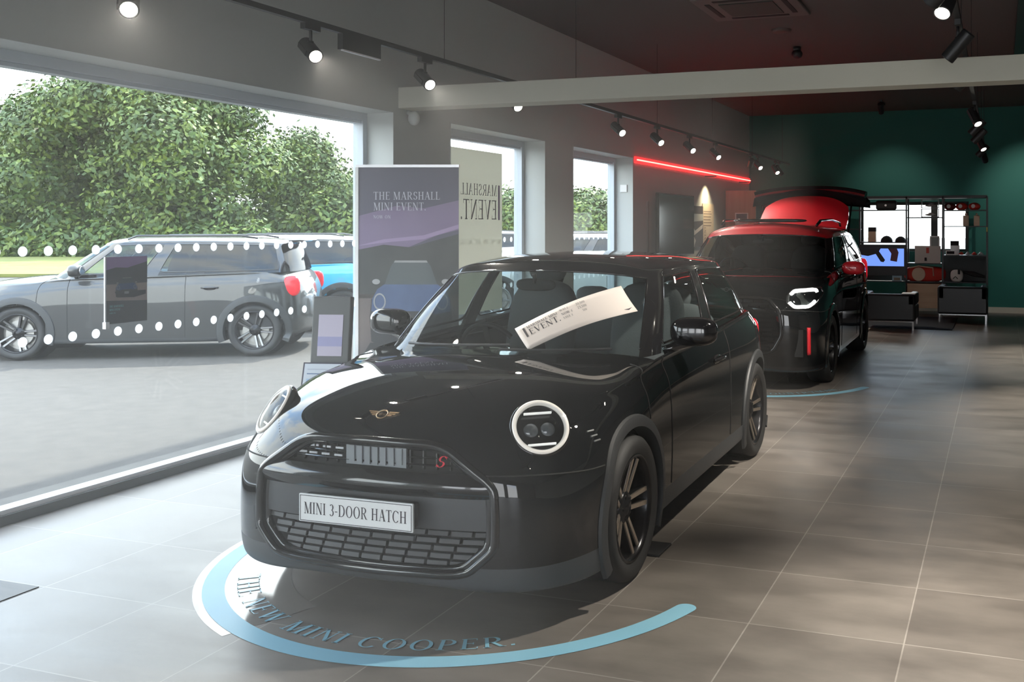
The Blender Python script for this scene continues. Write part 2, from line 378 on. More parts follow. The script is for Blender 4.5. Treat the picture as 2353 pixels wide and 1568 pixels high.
# ------------------------------------------------------------------ car nets (local: x lateral, y back from the nose, z up)
def L3(*a): return [tuple(map(float, p)) for p in a]
BODY = [
 L3((0,.15,.18),(0,.07,.165),(0,.035,.25),(0,.028,.42),(0,.036,.58),(0,.065,.70),(0,.13,.79),(0,.30,.866),(0,.62,.927),(0,.90,.955)),
 L3((.28,.16,.18),(.28,.08,.165),(.28,.05,.25),(.28,.042,.42),(.28,.05,.58),(.28,.082,.70),(.28,.15,.79),(.27,.32,.864),(.25,.64,.926),(0,.94,.957)),
 L3((.51,.18,.18),(.52,.105,.155),(.52,.08,.24),(.51,.075,.42),(.51,.085,.58),(.50,.13,.69),(.50,.21,.785),(.48,.38,.857),(.42,.68,.922),(0,.98,.96)),
 L3((.70,.27,.185),(.706,.20,.155),(.71,.17,.24),(.706,.165,.42),(.697,.175,.58),(.665,.23,.68),(.65,.31,.775),(.62,.46,.848),(.54,.72,.914),(0,1.02,.962)),
 L3((.80,.38,.19),(.815,.34,.16),(.820,.315,.25),(.820,.31,.42),(.81,.325,.57),(.785,.365,.67),(.74,.445,.765),(.70,.56,.838),(.61,.80,.907),(0,1.05,.963)),
 L3((.82,.53,.2),(.862,.50,.17),(.868,.49,.26),(.868,.49,.42),(.86,.495,.56),(.825,.52,.67),(.79,.57,.765),(.745,.67,.835),(.65,.88,.902),(0,1.09,.964)),
 L3((.80,.70,.2),(.855,.70,.19),(.865,.70,.28),(.868,.70,.43),(.865,.70,.57),(.85,.71,.68),(.82,.74,.775),(.775,.82,.842),(.67,.98,.905),(0,1.13,.964)),
 L3((.81,.95,.2),(.86,.95,.19),(.868,.95,.28),(.872,.95,.43),(.870,.95,.58),(.86,.955,.70),(.835,.97,.795),(.79,1.01,.862),(.69,1.11,.914),(0,1.17,.962)),
 L3((.80,1.3,.2),(.85,1.3,.19),(.862,1.3,.28),(.868,1.3,.43),(.868,1.3,.60),(.86,1.3,.73),(.842,1.3,.83),(.80,1.31,.905),(.72,1.33,.935),(0,1.36,.95)),
 L3((.80,1.8,.2),(.85,1.8,.19),(.860,1.8,.28),(.864,1.8,.43),(.864,1.8,.60),(.857,1.8,.74),(.842,1.8,.845),(.81,1.8,.925),(.73,1.8,.95),(0,1.8,.955)),
 L3((.80,2.3,.2),(.85,2.3,.19),(.860,2.3,.28),(.864,2.3,.43),(.864,2.3,.61),(.857,2.3,.75),(.843,2.3,.86),(.812,2.3,.94),(.73,2.3,.965),(0,2.3,.965)),
 L3((.80,2.75,.2),(.852,2.75,.19),(.862,2.75,.28),(.868,2.75,.43),(.868,2.75,.62),(.862,2.75,.77),(.845,2.75,.88),(.812,2.75,.96),(.73,2.75,.98),(0,2.75,.975)),
 L3((.805,3.05,.2),(.855,3.05,.2),(.866,3.05,.29),(.872,3.05,.44),(.872,3.05,.63),(.866,3.05,.78),(.846,3.05,.89),(.81,3.05,.97),(.73,3.05,.99),(0,3.05,.985)),
 L3((.80,3.34,.22),(.852,3.34,.22),(.864,3.34,.31),(.87,3.34,.46),(.87,3.34,.64),(.862,3.34,.78),(.842,3.33,.90),(.80,3.31,.98),(.71,3.29,1.0),(0,3.27,.99)),
 L3((.77,3.58,.26),(.82,3.60,.25),(.835,3.60,.34),(.84,3.60,.48),(.84,3.60,.64),(.83,3.58,.78),(.81,3.54,.90),(.76,3.48,.985),(.66,3.44,1.0),(0,3.40,.995)),
 L3((.64,3.70,.27),(.70,3.74,.25),(.72,3.765,.34),(.725,3.77,.48),(.725,3.76,.64),(.715,3.74,.78),(.70,3.70,.90),(.65,3.61,.99),(.55,3.54,1.005),(0,3.46,1.0)),
 L3((.34,3.76,.28),(.38,3.81,.25),(.40,3.84,.34),(.40,3.845,.48),(.40,3.835,.64),(.39,3.81,.78),(.38,3.77,.90),(.36,3.69,.99),(.30,3.60,1.01),(0,3.50,1.0)),
 L3((0,3.78,.28),(0,3.83,.25),(0,3.86,.34),(0,3.862,.48),(0,3.852,.64),(0,3.825,.78),(0,3.79,.90),(0,3.71,.99),(0,3.62,1.01),(0,3.52,1.0)),
]
GH = [  # base, top edge, roof inner, spine
 ((0,1.02,.945),(0,1.70,1.385),(0,1.96,1.425),(0,2.2,1.434)), ((.35,1.06,.94),(.30,1.72,1.378),(.18,1.99,1.421),(0,2.3,1.434)),
 ((.58,1.17,.93),(.49,1.765,1.362),(.28,2.05,1.416),(0,2.4,1.433)), ((.705,1.31,.925),(.578,1.82,1.342),(.36,2.10,1.411),(0,2.5,1.431)),
 ((.765,1.43,.93),(.618,1.93,1.347),(.38,2.16,1.410),(0,2.55,1.430)), ((.795,1.68,.94),(.633,2.08,1.355),(.40,2.26,1.411),(0,2.6,1.429)),
 ((.80,2.2,.955),(.638,2.40,1.362),(.40,2.45,1.411),(0,2.65,1.428)), ((.80,2.7,.965),(.633,2.70,1.36),(.40,2.66,1.409),(0,2.7,1.426)),
 ((.795,3.1,.975),(.618,3.02,1.35),(.39,2.92,1.40),(0,2.8,1.423)), ((.765,3.38,.985),(.59,3.27,1.338),(.37,3.12,1.39),(0,2.9,1.42)),
 ((.66,3.55,.99),(.51,3.40,1.328),(.33,3.24,1.38),(0,3.0,1.413)), ((.36,3.62,.99),(.30,3.47,1.33),(.2,3.30,1.38),(0,3.06,1.405)),
 ((0,3.64,.99),(0,3.49,1.333),(0,3.32,1.382),(0,3.12,1.40)),
]
def gh_net(G):
    out = []
    for b, t, a, s in G:
        b, t, a, s = map(np.array, (b, t, a, s)); rows = []
        nrm = np.array([b[0], b[1]-2.4, 0]); nrm = nrm/(np.linalg.norm(nrm)+1e-9)
        for f, q in ((0, 0), (.3, .014), (.62, .016), (.9, .006), (1.0, 0)):
            rows.append(b+(t-b)*f+nrm*q)
        rows += [t+(a-t)*.35+np.array([0, 0, .006]), a, s]
        out.append(rows)
    return np.array(out, float)
def plerp(tab):
    xs, ys = zip(*tab); return lambda a: np.interp(a, xs, ys)
_id = lambda a: a
def wheel_meshes(key, R, RR, wd, nsp, m_sp, m_face, pair=True, lipm=None):
    """returns meshes: tyre, rim, spokes, hub cap, disc. Axis = local x, outward +x, centre plane x=0"""
    W2 = wd/2; out = {}
    mb = MB(); prof = [(RR-.005, -W2*.86), (RR+.02, -W2*.98), (RR+(R-RR)*.55, -W2*1.03), (R-.022, -W2*.97), (R-.006, -W2*.84), (R, -W2*.6), (R, 0), (R, W2*.6), (R-.006, W2*.84),
            (R-.022, W2*.97), (RR+(R-RR)*.55, W2*1.03), (RR+.02, W2*.98), (RR-.005, W2*.86)]
    mb.lathe(prof, 64, axis='x')
    for gx in (-.045, -.012, .02, .05):
        mb.lathe([(R+.001, gx), (R+.001, gx+.006)], 64, axis='x')
    out['tyre'] = mb.mesh(key+'_tyre', M_rubber, True)
    mb = MB(); mb.lathe([(RR, W2*.88), (RR-.004, W2*.92), (RR-.016, W2*.90), (RR-.022, W2*.70), (RR-.035, -W2*.2), (RR-.03, -W2*.9), (RR, -W2*.92)], 64, axis='x')
    out['rim'] = mb.mesh(key+'_rim', lipm or m_sp, True)
    mb = MB()
    xo = W2*.62
    for k in range(nsp):
        a = 2*PI*k/nsp
        for sgn in ((-1, 1) if pair else (0,)):
            off = .020*sgn; spread = .15*sgn if pair else 0
            c, s_ = math.cos(a), math.sin(a); c2, s2 = math.cos(a+spread), math.sin(a+spread)
            p0 = Vector((xo-.02, c*.045-s_*off, s_*.045+c*off)); p1 = Vector((xo+.012, c2*(RR-.02), s2*(RR-.02)))
            t = Vector((0, -s_, c)); w0, w1 = .009, .010
            for (x0, x1, mi, ww) in ((-.035, -.004, 0, 1.35), (-.004, .003, 1, 1.0)):
                mb.mi = mi
                vs = []
                for p, w in ((p0, w0*ww), (p1, w1*ww)):
                    for dx in (x0, x1):
                        vs += [p-t*w+Vector((dx, 0, 0)), p+t*w+Vector((dx, 0, 0))]
                mb.add(vs, [(0, 1, 3, 2), (4, 6, 7, 5), (0, 4, 5, 1), (2, 3, 7, 6), (0, 2, 6, 4), (1, 5, 7, 3)])
    out['spokes'] = mb.mesh(key+'_spokes', [m_sp, m_face])
    mb = MB(); mb.lathe([(.072, xo-.05), (.070, xo-.014), (.060, xo-.006), (.034, xo-.004), (.032, xo+.004), (.0, xo+.006)], 32, axis='x')
    for k in range(5):
        a = 2*PI*(k+.5)/5; mb.cyl((xo-.02, math.cos(a)*.052, math.sin(a)*.052), (xo-.002, math.cos(a)*.052, math.sin(a)*.052), .008, n=8)
    out['hub_cap'] = mb.mesh(key+'_cap', M_wblk, True)
    mb = MB(); mb.lathe([(.0, -.005), (.155, -.005), (.155, .015), (.0, .015)], 40, axis='x'); mb.lathe([(RR-.03, -.03), (0, -.03)], 40, axis='x')
    out['brake_disc'] = mb.mesh(key+'_disc', M_disc, False)
    return out
def add_wheel(parent, meshes, x, y, z):
    rot = (0, 0, 0) if x > 0 else (0, 0, PI)
    w = ref('wheel', meshes['tyre'], parent, (x, y, z), rot)
    for k in ('rim', 'spokes', 'hub_cap', 'brake_disc'): ref(k, meshes[k], w)
    return w
def seat(mb_unused, parent, x, y, z, m, w=.50, hr=True):
    mb = MB(); mb.ell((x, y, z+.10), (w/2, .27, .10), 20, 10, e=.6)
    Mb = T((x, y+.27, z+.12), rx=-.25)
    mb.ell((0, 0, .30), (w/2*.94, .075, .33), 20, 12, M=Mb, e=.6)
    if hr: mb.ell((0, .0, .72), (.13, .055, .095), 16, 10, M=Mb, e=.7); mb.cyl((-.05, 0, .55), (-.05, 0, .70), .008, n=6, M=Mb); mb.cyl((.05, 0, .55), (.05, 0, .70), .008, n=6, M=Mb)
    o = mb.obj('seat', m, parent, smooth=True); return o

def build_car(name, loc, rz, label, S):
    root = empty(name, loc, rz, label, 'car', S.get('group'))
    yw = S.get('yw', _id); zw = S.get('zw', _id); gzw = S.get('gzw', zw); gyw = S.get('gyw', yw); xs = S.get('xs', 1.0)
    top_in = S.get('top_x', 1.0)
    N = np.array(BODY, float)
    N[:, :, 1] = yw(N[:, :, 1]); N[:, :, 2] = zw(N[:, :, 2]); N[:, :, 0] *= xs
    if 'bodyfix' in S: N = S['bodyfix'](N)
    N = comp(N)
    ds = S.get('res', 8)
    us = np.arange(0, (len(N)-1)*ds+1)/ds; vsx = np.arange(0, 9*ds+1)/ds
    B = Surf(N, us, vsx); hubs = S['hubs']; R = S['R']; Ra = R+.045
    for hy in hubs: B.snap(hy, R, Ra, .016, .5)
    C = B.P[B.F].mean(1); U, V = B.U, B.V
    arch = np.zeros(len(U), bool)
    for hy in hubs: arch |= (np.hypot(C[:, 1]-hy, C[:, 2]-R) < Ra) & (C[:, 0] > .45)
    yc0, yc1 = yw(1.30), yw(3.45)
    cabin = (V > 7.6) & (C[:, 1] > yc0) & (C[:, 1] < yc1)
    keep = ~arch & ~cabin
    if S.get('hero'): keep &= ~(np.linalg.norm(C-np.array([.645, .305, .768]), axis=1) < .111)
    if 'grille_mask' in S: keep &= ~S['grille_mask'](C)
    lipv = S.get('lipv', 1.7)
    lip = keep & (V < lipv)
    ub = S.get('bonnet_u', 7.3)
    hood = keep & (V > 4.25) & (U < ub)
    dr = keep & (V >= lipv) & (U > 8.15) & (U < 10.6) & ~hood
    rest = keep & ~lip & ~hood & ~dr
    mp = S['paint']
    B.part('body_shell', rest, mp, root)
    B.part('lower_trim', lip, S.get('lipmat', M_satin), root)
    B.part('bonnet', hood, mp, root)
    dl = B.part('door', dr, mp, root, sides=(1,)); dr_ = B.part('door', dr, mp, root, sides=(-1,))
    # shut lines
    mb = MB(); vv = lambda v0, v1, u: [(u, v0+(v1-v0)*i/30) for i in range(31)]
    uu = lambda u0, u1, v: [(u0+(u1-u0)*i/40, v) for i in range(41)]
    for sd in (1, -1):
        for path in (uu(0.0, ub, 4.25), vv(4.25, 7.9, ub), vv(lipv, 7.5, 8.15), vv(lipv, 7.5, 10.6)):
            pts = [(p[0]*sd, p[1], p[2]) for p in B.line(path)]
            if path[0][1] == 4.25 and path[1][1] == 4.25 and 'grille_mask' in S:
                pts = [p for p in pts if not S['grille_mask'](np.array([[abs(p[0]), p[1], p[2]]]))[0]]
            pts = [p for p in pts if all(math.hypot(p[1]-hy, p[2]-R) > Ra+.05 for hy in hubs)]
            if len(pts) > 3: mb.tube(pts, .0035, 5, cap=False)
    mb.obj('shut_lines', M_dark, root)
    # arches
    bv = B.bvh(); mb = MB(); wl = MB()
    R0, R1 = Ra-.006, Ra+S.get('clad', .05)
    for sd in (1, -1):
        for hy in hubs:
            mb = MB(); ring = []; lastx = .85*xs
            for i in range(41):
                a = math.radians(S.get('arch0', -20)+(180-2*S.get('arch0', -20))*i/40); row = []
                for rr in (R0, R0+.012, (R0+R1)/2, R1-.008, R1):
                    y = hy+math.cos(a)*rr; z = R+math.sin(a)*rr
                    hit = bv.ray_cast(Vector((3*sd, y, max(z, .2))), Vector((-sd, 0, 0)))
                    x = abs(hit[0].x) if hit[0] is not None and abs(hit[0].x) > .6*xs else lastx
                    lastx = x; row.append([x, y, z])
                xo = row[-1][0]; row[1][0] = row[2][0] = row[2][0]; 
                o = .016
                row = [(row[1][0]-.07, row[0][1], row[0][2]), (row[1][0]+o, row[0][1], row[0][2]), (row[2][0]+o, row[2][1], row[2][2]), (row[3][0]+o*.7, row[3][1], row[3][2]), (row[4][0]-.004, row[4][1], row[4][2])]
                ring += [(sd*p[0], p[1], p[2]) for p in row]
            fs = [(i*5+k, i*5+k+1, i*5+k+6, i*5+k+5) if sd > 0 else (i*5+k, i*5+k+5, i*5+k+6, i*5+k+1) for i in range(40) for k in range(4)]
            mb.add(ring, fs); mb.obj('wheel_arch_trim', S.get('archmat', M_clad), root, auto=True)
            # liner
            lv = []
            for i in range(33):
                a = math.radians(-20+220*i/32); y = hy+math.cos(a)*Ra; z = R+math.sin(a)*Ra
                lv += [(sd*.84*xs, y, z), (sd*.50, y, z)]
            wl.add(lv, [(2*i, 2*i+1, 2*i+3, 2*i+2) for i in range(32)])
            wl.add([(sd*.5, hy+math.cos(t*PI/12)*Ra, R+math.sin(t*PI/12)*Ra) for t in range(24)], [tuple(range(24))])
    wl.bb(-.5, .5, hubs[0]-.42, hubs[1]+.40, .20, .50); wl.bb(-.80*xs, .80*xs, hubs[0]+Ra+.02, hubs[1]-Ra-.02, .19, .34)
    wl.obj('underbody', M_well, root)
    # greenhouse
    G = gh_net(GH); 
    rel = (G[:, :, 2]-.93)/(1.434-.93)
    G[:, :, 0] *= xs*(1+(top_in-1)*np.clip(rel, 0, 1))
    G[:, :, 1] = gyw(G[:, :, 1]); G[:, :, 2] = gzw(G[:, :, 2])
    if 'ghfix' in S: G = S['ghfix'](G)
    G = comp(G)
    gu = sorted(set(np.round(list(np.arange(0, (len(G)-1)*ds+1)/ds)+S.get('cuts', [3.05, 4.25, 6.0, 6.35, 8.7, 9.6]), 4)))
    gv = sorted(set(np.round(list(np.arange(0, 7*ds+1)/ds)+[.35, 3.0, 3.75], 4)))
    Gs = Surf(G, gu, gv); U, V = Gs.U, Gs.V
    cu = S.get('cuts', [3.05, 4.25, 6.0, 6.35, 8.7, 9.6])
    vt = 3.0
    gl = (V < vt)
    ws = gl & (U < cu[0]); s1 = gl & (U > cu[1]) & (U < cu[2]); s2 = gl & (U > cu[3]) & (U < cu[4]); rw = gl & (U > cu[5])
    roof = V > S.get('roof_v', 3.75)
    Gs.part('pillar_frame', ~(ws | s1 | s2 | rw | roof), S.get('pillarmat', M_gloss), root)
    Gs.part('roof', roof, S.get('roofmat', mp), root)
    Gs.part('windscreen', ws, M_glassw, root)
    for sd in (1, -1):
        Gs.part('side_window', s1, S.get('sglass', M_glasss), root, sides=(sd,)); Gs.part('rear_side_window', s2, S.get('rglass', M_glassd), root, sides=(sd,))
    Gs.part('rear_window', rw, S.get('bglass', S.get('rglass', M_glassd)), root)
    # seals around the glass
    mb = MB()
    def rr(u0, u1, v0, v1, r=.35, ru=.5):
        pts = []
        for (cu_, cv_, a0) in ((u1-ru, v0+r, -90), (u1-ru, v1-r, 0), (u0+ru, v1-r, 90), (u0+ru, v0+r, 180)):
            for i in range(7):
                a = math.radians(a0+15*i); pts.append((cu_+ru*math.cos(a), cv_+r*math.sin(a)))
            nx = None
        out = []
        for i, p in enumerate(pts):
            q = pts[(i+1) % len(pts)]; n = max(1, int(abs(q[0]-p[0])+abs(q[1]-p[1]))*4)
            out += [(p[0]+(q[0]-p[0])*k/n, p[1]+(q[1]-p[1])*k/n) for k in range(n)]
        return out
    for (a, b) in ((cu[1], cu[2]), (cu[3], cu[4])):
        path = Gs.line(rr(a, b, .35, vt, .25, .12))
        for sd in (1, -1): mb.tube([(p[0]*sd, p[1], p[2]) for p in path], .007, 6, closed=True)
    pts = Gs.line([(cu[0], .3+(vt-.3)*i/20) for i in range(21)]+[(cu[0]*(1-i/16), vt) for i in range(1, 17)])
    for sd in (1, -1): mb.tube([(p[0]*sd, p[1], p[2]) for p in pts], .006, 6)
    mb.obj('window_seals', M_gloss, root, smooth=True)
    # cabin
    zf = lambda z: float(zw(z)); yf = lambda y: float(gyw(y))
    mb = MB(); w = .80*xs
    mb.bb(-w*.93, w*.93, yf(1.5), yf(3.5), zf(.30), zf(.36)); mb.bb(-w*.9, w*.9, yf(1.42), yf(1.48), zf(.3), zf(.8))
    for sd in (1, -1): mb.bb(sd*w*.93, sd*w*.98, yf(1.45), yf(3.42), zf(.34), zf(.90))
    mb.bb(-w*.85, w*.85, yf(3.42), yf(3.46), zf(.34), zf(.93))
    mb.obj('cabin_tub', M_int, root)
    mb = MB(); Md = T((0, yf(1.50), zf(.80)))
    mb.ell((0, 0, 0), (w*.90, .20, .10), 32, 12, M=Md, e=.55)
    if S.get('hero'): mb.cyl((0, -.0, .12), (0, .015, .12), .11, n=32, M=Md)
    mb.obj('dashboard', M_int, root, smooth=True)
    sx = -.36*xs*S.get('rhd', 1)
    mb = MB(); Ms = T((sx, yf(1.78), zf(.86)), rx=-1.15)
    mb.tube([(math.cos(a)*.18, math.sin(a)*.18, 0) for a in [2*PI*i/36 for i in range(36)]], .014, 8, closed=True, M=Ms)
    mb.cyl((0, 0, -.03), (0, 0, .0), .06, n=16, M=Ms); mb.box((0, 0, -.005), (.34, .035, .012), Ms); mb.box((0, -.09, -.005), (.035, .17, .012), Ms); mb.cyl((0, 0, -.02), (0, .02, -.25), .03, n=10, M=Ms)
    mb.obj('steering_wheel', M_int, root, auto=True)
    for x in (.36*xs, -.36*xs): seat(None, root, x, yf(2.12), zf(.50), S.get('seatmat', M_seat))
    mb = MB(); mb.ell((0, yf(2.95), zf(.55)), (w*.78, .25, .10), 24, 10, e=.5); mb.ell((0, yf(3.18), zf(.80)), (w*.76, .08, .27), 24, 10, e=.5)
    for x in (.3*xs, -.3*xs): mb.ell((x, yf(3.2), zf(1.09)), (.13, .05, .07), 14, 8, e=.7)
    mb.obj('rear_bench', S.get('seatmat', M_seat), root, smooth=True)
    # headliner just under the roof, rear-view mirror
    Gs.part('headliner', (V > 3.9), M_head, root, off=-.03)
    hx = Gs.line([(0, 2.55)])[0]
    mb = MB(); mb.ell((0, hx[1]+.07, hx[2]-.03), (.12, .018, .035), 20, 10, e=.7); mb.cyl((0, hx[1]+.05, hx[2]+.03), (0, hx[1]+.06, hx[2]-.02), .012, n=8)
    mb.obj('rear_view_mirror', M_int, root, smooth=True)
    # mirrors, handles
    for sd in (1, -1):
        mx_, my_, mz_ = S.get('mirror', (.90, 1.60, 1.02))
        mb = MB(); Mm = T((sd*mx_, my_, mz_), rz=sd*.12)
        mb.ell((0, 0, 0), (.125, .075, .075), 24, 14, M=Mm, e=.72)
        mb.mi = 1; mb.tube([(sd*-.03, 0, -.055), (sd*-.12, -.02, -.085), (sd*-.16, -.03, -.10)], [.03, .022, .025], 10, M=Mm)
        o = mb.obj('door_mirror', [S.get('mirrormat', M_gloss), M_gloss], root, smooth=True)
        g = MB(); g.poly([(math.cos(a)*.10, .076, math.sin(a)*.055) for a in [2*PI*i/20 for i in range(20)]], (0, 1, 0), -.006, M=Mm); g.obj('mirror_glass', M_chrome, o)
        mb = MB()
        for hy in S.get('handles', (2.25,)):
            hit = bv.ray_cast(Vector((3*sd, hy, zf(.80))), Vector((-sd, 0, 0)))[0]
            if hit:
                mb.ell((hit.x-.0*sd, hy, hit.z), (.012, .075, .026), 16, 10, e=.8)
                mb.tube([(hit.x+.012*sd, hy-.095, hit.z+.004), (hit.x+.034*sd, hy-.05, hit.z+.006), (hit.x+.036*sd, hy+.05, hit.z+.006), (hit.x+.012*sd, hy+.095, hit.z+.004)], .011, 8)
        mb.obj('door_handle', S.get('handlemat', M_gloss), root, smooth=True)
    wm = S['wheels']
    for hy in hubs:
        for sd in (1, -1): add_wheel(root, wm, sd*(S.get('track', .755)), hy, R)
    return root, B, Gs, bv

# ================================================================== SETTING
def tile_mat():
    m = bpy.data.materials.new('floor_tiles'); m.use_nodes = True; n = m.node_tree; b = n.nodes['Principled BSDF']; b.inputs['Specular IOR Level'].default_value = .5
    t = n.nodes.new('ShaderNodeTexCoord'); mp_ = n.nodes.new('ShaderNodeMapping'); mp_.inputs['Location'].default_value = (3.970+.604*20, -3.197+.610*20, 0)
    br = n.nodes.new('ShaderNodeTexBrick'); br.offset = 0; br.squash = 1
    n.links.new(t.outputs['Object'], mp_.inputs[0]); n.links.new(mp_.outputs[0], br.inputs['Vector'])
    for k, v in (('Scale', 1.0), ('Mortar Size', .0030), ('Mortar Smooth', .1), ('Bias', 0), ('Brick Width', .604), ('Row Height', .610)): br.inputs[k].default_value = v
    br.inputs['Color1'].default_value = (.165, .145, .128, 1); br.inputs['Color2'].default_value = (.215, .19, .168, 1); br.inputs['Mortar'].default_value = (.33, .30, .27, 1)
    z = n.nodes.new('ShaderNodeTexNoise'); z.inputs['Scale'].default_value = 2.2; z.inputs['Detail'].default_value = 8; z.inputs['Roughness'].default_value = .62
    mp2 = n.nodes.new('ShaderNodeMapping'); mp2.inputs['Scale'].default_value = (1, 2.2, 1); n.links.new(t.outputs['Object'], mp2.inputs[0]); n.links.new(mp2.outputs[0], z.inputs['Vector'])
    r = n.nodes.new('ShaderNodeMapRange'); r.inputs[1].default_value = .3; r.inputs[2].default_value = .7; r.inputs[3].default_value = .72; r.inputs[4].default_value = 1.25; n.links.new(z.outputs['Fac'], r.inputs[0])
    x = n.nodes.new('ShaderNodeVectorMath'); x.operation = 'SCALE'; n.links.new(br.outputs['Color'], x.inputs[0]); n.links.new(r.outputs[0], x.inputs[3]); n.links.new(x.outputs[0], b.inputs['Base Color'])
    rr = n.nodes.new('ShaderNodeMapRange'); rr.inputs[1].default_value = .3; rr.inputs[2].default_value = .7; rr.inputs[3].default_value = .34; rr.inputs[4].default_value = .46; n.links.new(z.outputs['Fac'], rr.inputs[0]); n.links.new(rr.outputs[0], b.inputs['Roughness'])
    u = n.nodes.new('ShaderNodeBump'); u.inputs['Strength'].default_value = .25; u.inputs['Distance'].default_value = .002; u.invert = True; n.links.new(br.outputs['Fac'], u.inputs['Height']); n.links.new(u.outputs[0], b.inputs['Normal'])
    return m
M_tile = tile_mat()
M_wall = mat('grey_wall_paint', (.52, .55, .53), .8, bump=(60, .03))
M_ceil = mat('dark_ceiling_paint', (.11, .095, .092), .85)
M_teal = mat('teal_wall_paint', (.015, .135, .112), .7)
M_reveal = mat('pale_reveal', (.52, .55, .54), .6)
M_alu = mat('window_frame_grey', (.50, .55, .60), .4)
M_beam = mat('cream_beam_paint', (.56, .55, .47), .7)
M_dwall = mat('dark_side_wall', (.06, .06, .058), .8); M_swall = mat('light_side_wall', (.60, .57, .52), .8)

MB().bb(-5.1, 7, -4.2, 19.3, -.12, 0).obj('floor', M_tile)['kind'] = 'structure'
MB().bb(-5.4, 7, -4.2, 19.3, ZC, ZC+.2).obj('ceiling', M_ceil)['kind'] = 'structure'
mb = MB(); HZ = 2.54
ed = [-4.2]+[v for w in sorted(WINS) for v in w]+[19.3]
for i in range(0, len(ed), 2): mb.bb(-5.11, XW, ed[i], ed[i+1], 0, ZC)
for a, b in WINS: mb.bb(-5.11, XW, a, b, HZ, ZC)
mb.obj('wall_left', M_wall)['kind'] = 'structure'
MB().bb(-5.3, 7, YB, YB+.2, 0, 1.12).bb(-5.3, -2.56, YB, YB+.2, 1.12, 2.06).bb(-.56, 7, YB, YB+.2, 1.12, 2.06).bb(-5.3, 7, YB, YB+.2, 2.06, ZC).obj('wall_back', M_teal)['kind'] = 'structure'
MB().bb(6.8, 7, -4.2, 19.3, 0, ZC).obj('wall_right', M_swall)['kind'] = 'structure'
mb = MB(); fx = [-5.3, -4.3, -2.9, -2.5, -1.1, -.7, .7, 1.1, 2.5, 7]
for i in range(0, len(fx)-1, 2): mb.bb(fx[i], fx[i+1], -4.4, -4.2, 0, ZC)
for i in range(1, len(fx)-1, 2): mb.bb(fx[i], fx[i+1], -4.4, -4.2, 2.6, ZC)
mb.obj('wall_front', M_swall)['kind'] = 'structure'
for i in range(1, len(fx)-1, 2):
    w = MB().bb(fx[i], fx[i+1], -4.32, -4.28, 0, .08).bb(fx[i], fx[i+1], -4.32, -4.28, 2.52, 2.6).obj('window_%d' % (10+i), M_alu); w['kind'] = 'structure'
MB().bb(.16, 6.8, 9.2, 13.4, ZC-.06, ZC).obj('trim_8', M_blk)['kind'] = 'structure'
MB().bb(-4.4, 7, YB-.02, YB, 0, .105).obj('baseboard_back', mat('pale_skirting', (.55, .52, .44), .5))['kind'] = 'structure'
MB().bb(XW, XW+.015, 6.957, 7.83, 0, .10).bb(XW, XW+.015, 9.81, 10.55, 0, .10).bb(XW, XW+.015, 12.54, YB, 0, .10).obj('baseboard_left', mat('grey_skirting', (.3, .3, .29), .5))['kind'] = 'structure'
# window reveals and frames
for i, (a, b) in enumerate(WINS):
    mb = MB(); mb.bb(XF, XW+.003, a, a+.012, .0, HZ).bb(XF, XW+.003, b-.012, b, .0, HZ).bb(XF, XW+.003, a, b, HZ-.012, HZ)
    mb.obj('trim_%d' % (i+1), M_reveal)['kind'] = 'structure'
    mb = MB(); mb.mi = 0
    mb.bb(-5.12, XF, a+.012, b-.012, 0, .05); mb.bb(-5.10, XF, a+.012, a+.07, .05, HZ-.012).bb(-5.10, XF, b-.07, b-.012, .05, HZ-.012).bb(-5.10, XF, a+.07, b-.07, HZ-.075, HZ-.012)
    mb.bb(-5.10, XF-.02, a+.07, b-.07, HZ-.10, HZ-.075)
    mb.mi = 1; mb.bb(-5.10, XF-.004, a+.07, b-.07, .05, .078)
    w = mb.obj('window_%d' % (i+1), [M_alu, M_white], bevel=.003); w['kind'] = 'structure'
    MB().bb(-5.052, -5.048, a+.07, b-.07, .078, HZ-.08).obj('pane', M_shopglass, w)
    if i < 3:
        mb = MB(); k0 = 3.93; y = k0-.1525*int((k0-a)/.1525-.5)
        while y < b-.10:
            for z in (1.447, .952):
                mb.add([(-5.044, y+math.cos(2*PI*q/20)*.028, z+math.sin(2*PI*q/20)*.028) for q in range(20)], [tuple(range(20))])
            y += .1525
        mb.obj('dot_stickers', M_frost, w)
# dark kerb face on the floor along the big window
MB().bb(-5.0, -4.985, 1.22, 6.94, 0, .052).obj('trim_6', mat('dark_kerb', (.10, .10, .10), .6))['kind'] = 'structure'
MB().bb(XW, 6.8, 7.02, 7.24, 2.572, 2.745).obj('trim_5', M_beam, bevel=.003)['kind'] = 'structure'
# back window behind the shelving
w = MB().bb(-2.56, -.56, YB+.06, YB+.11, 1.12, 1.17).bb(-2.56, -.56, YB+.06, YB+.11, 2.0, 2.06).bb(-2.56, -2.50, YB+.06, YB+.11, 1.17, 2.0).bb(-.62, -.56, YB+.06, YB+.11, 1.17, 2.0).bb(-1.24, -1.12, YB+.04, YB+.12, 1.17, 2.0).obj('window_5', M_dwall); w['kind'] = 'structure'
MB().bb(-2.5, -.62, YB+.08, YB+.084, 1.17, 2.0).obj('pane', M_shopglass, w)
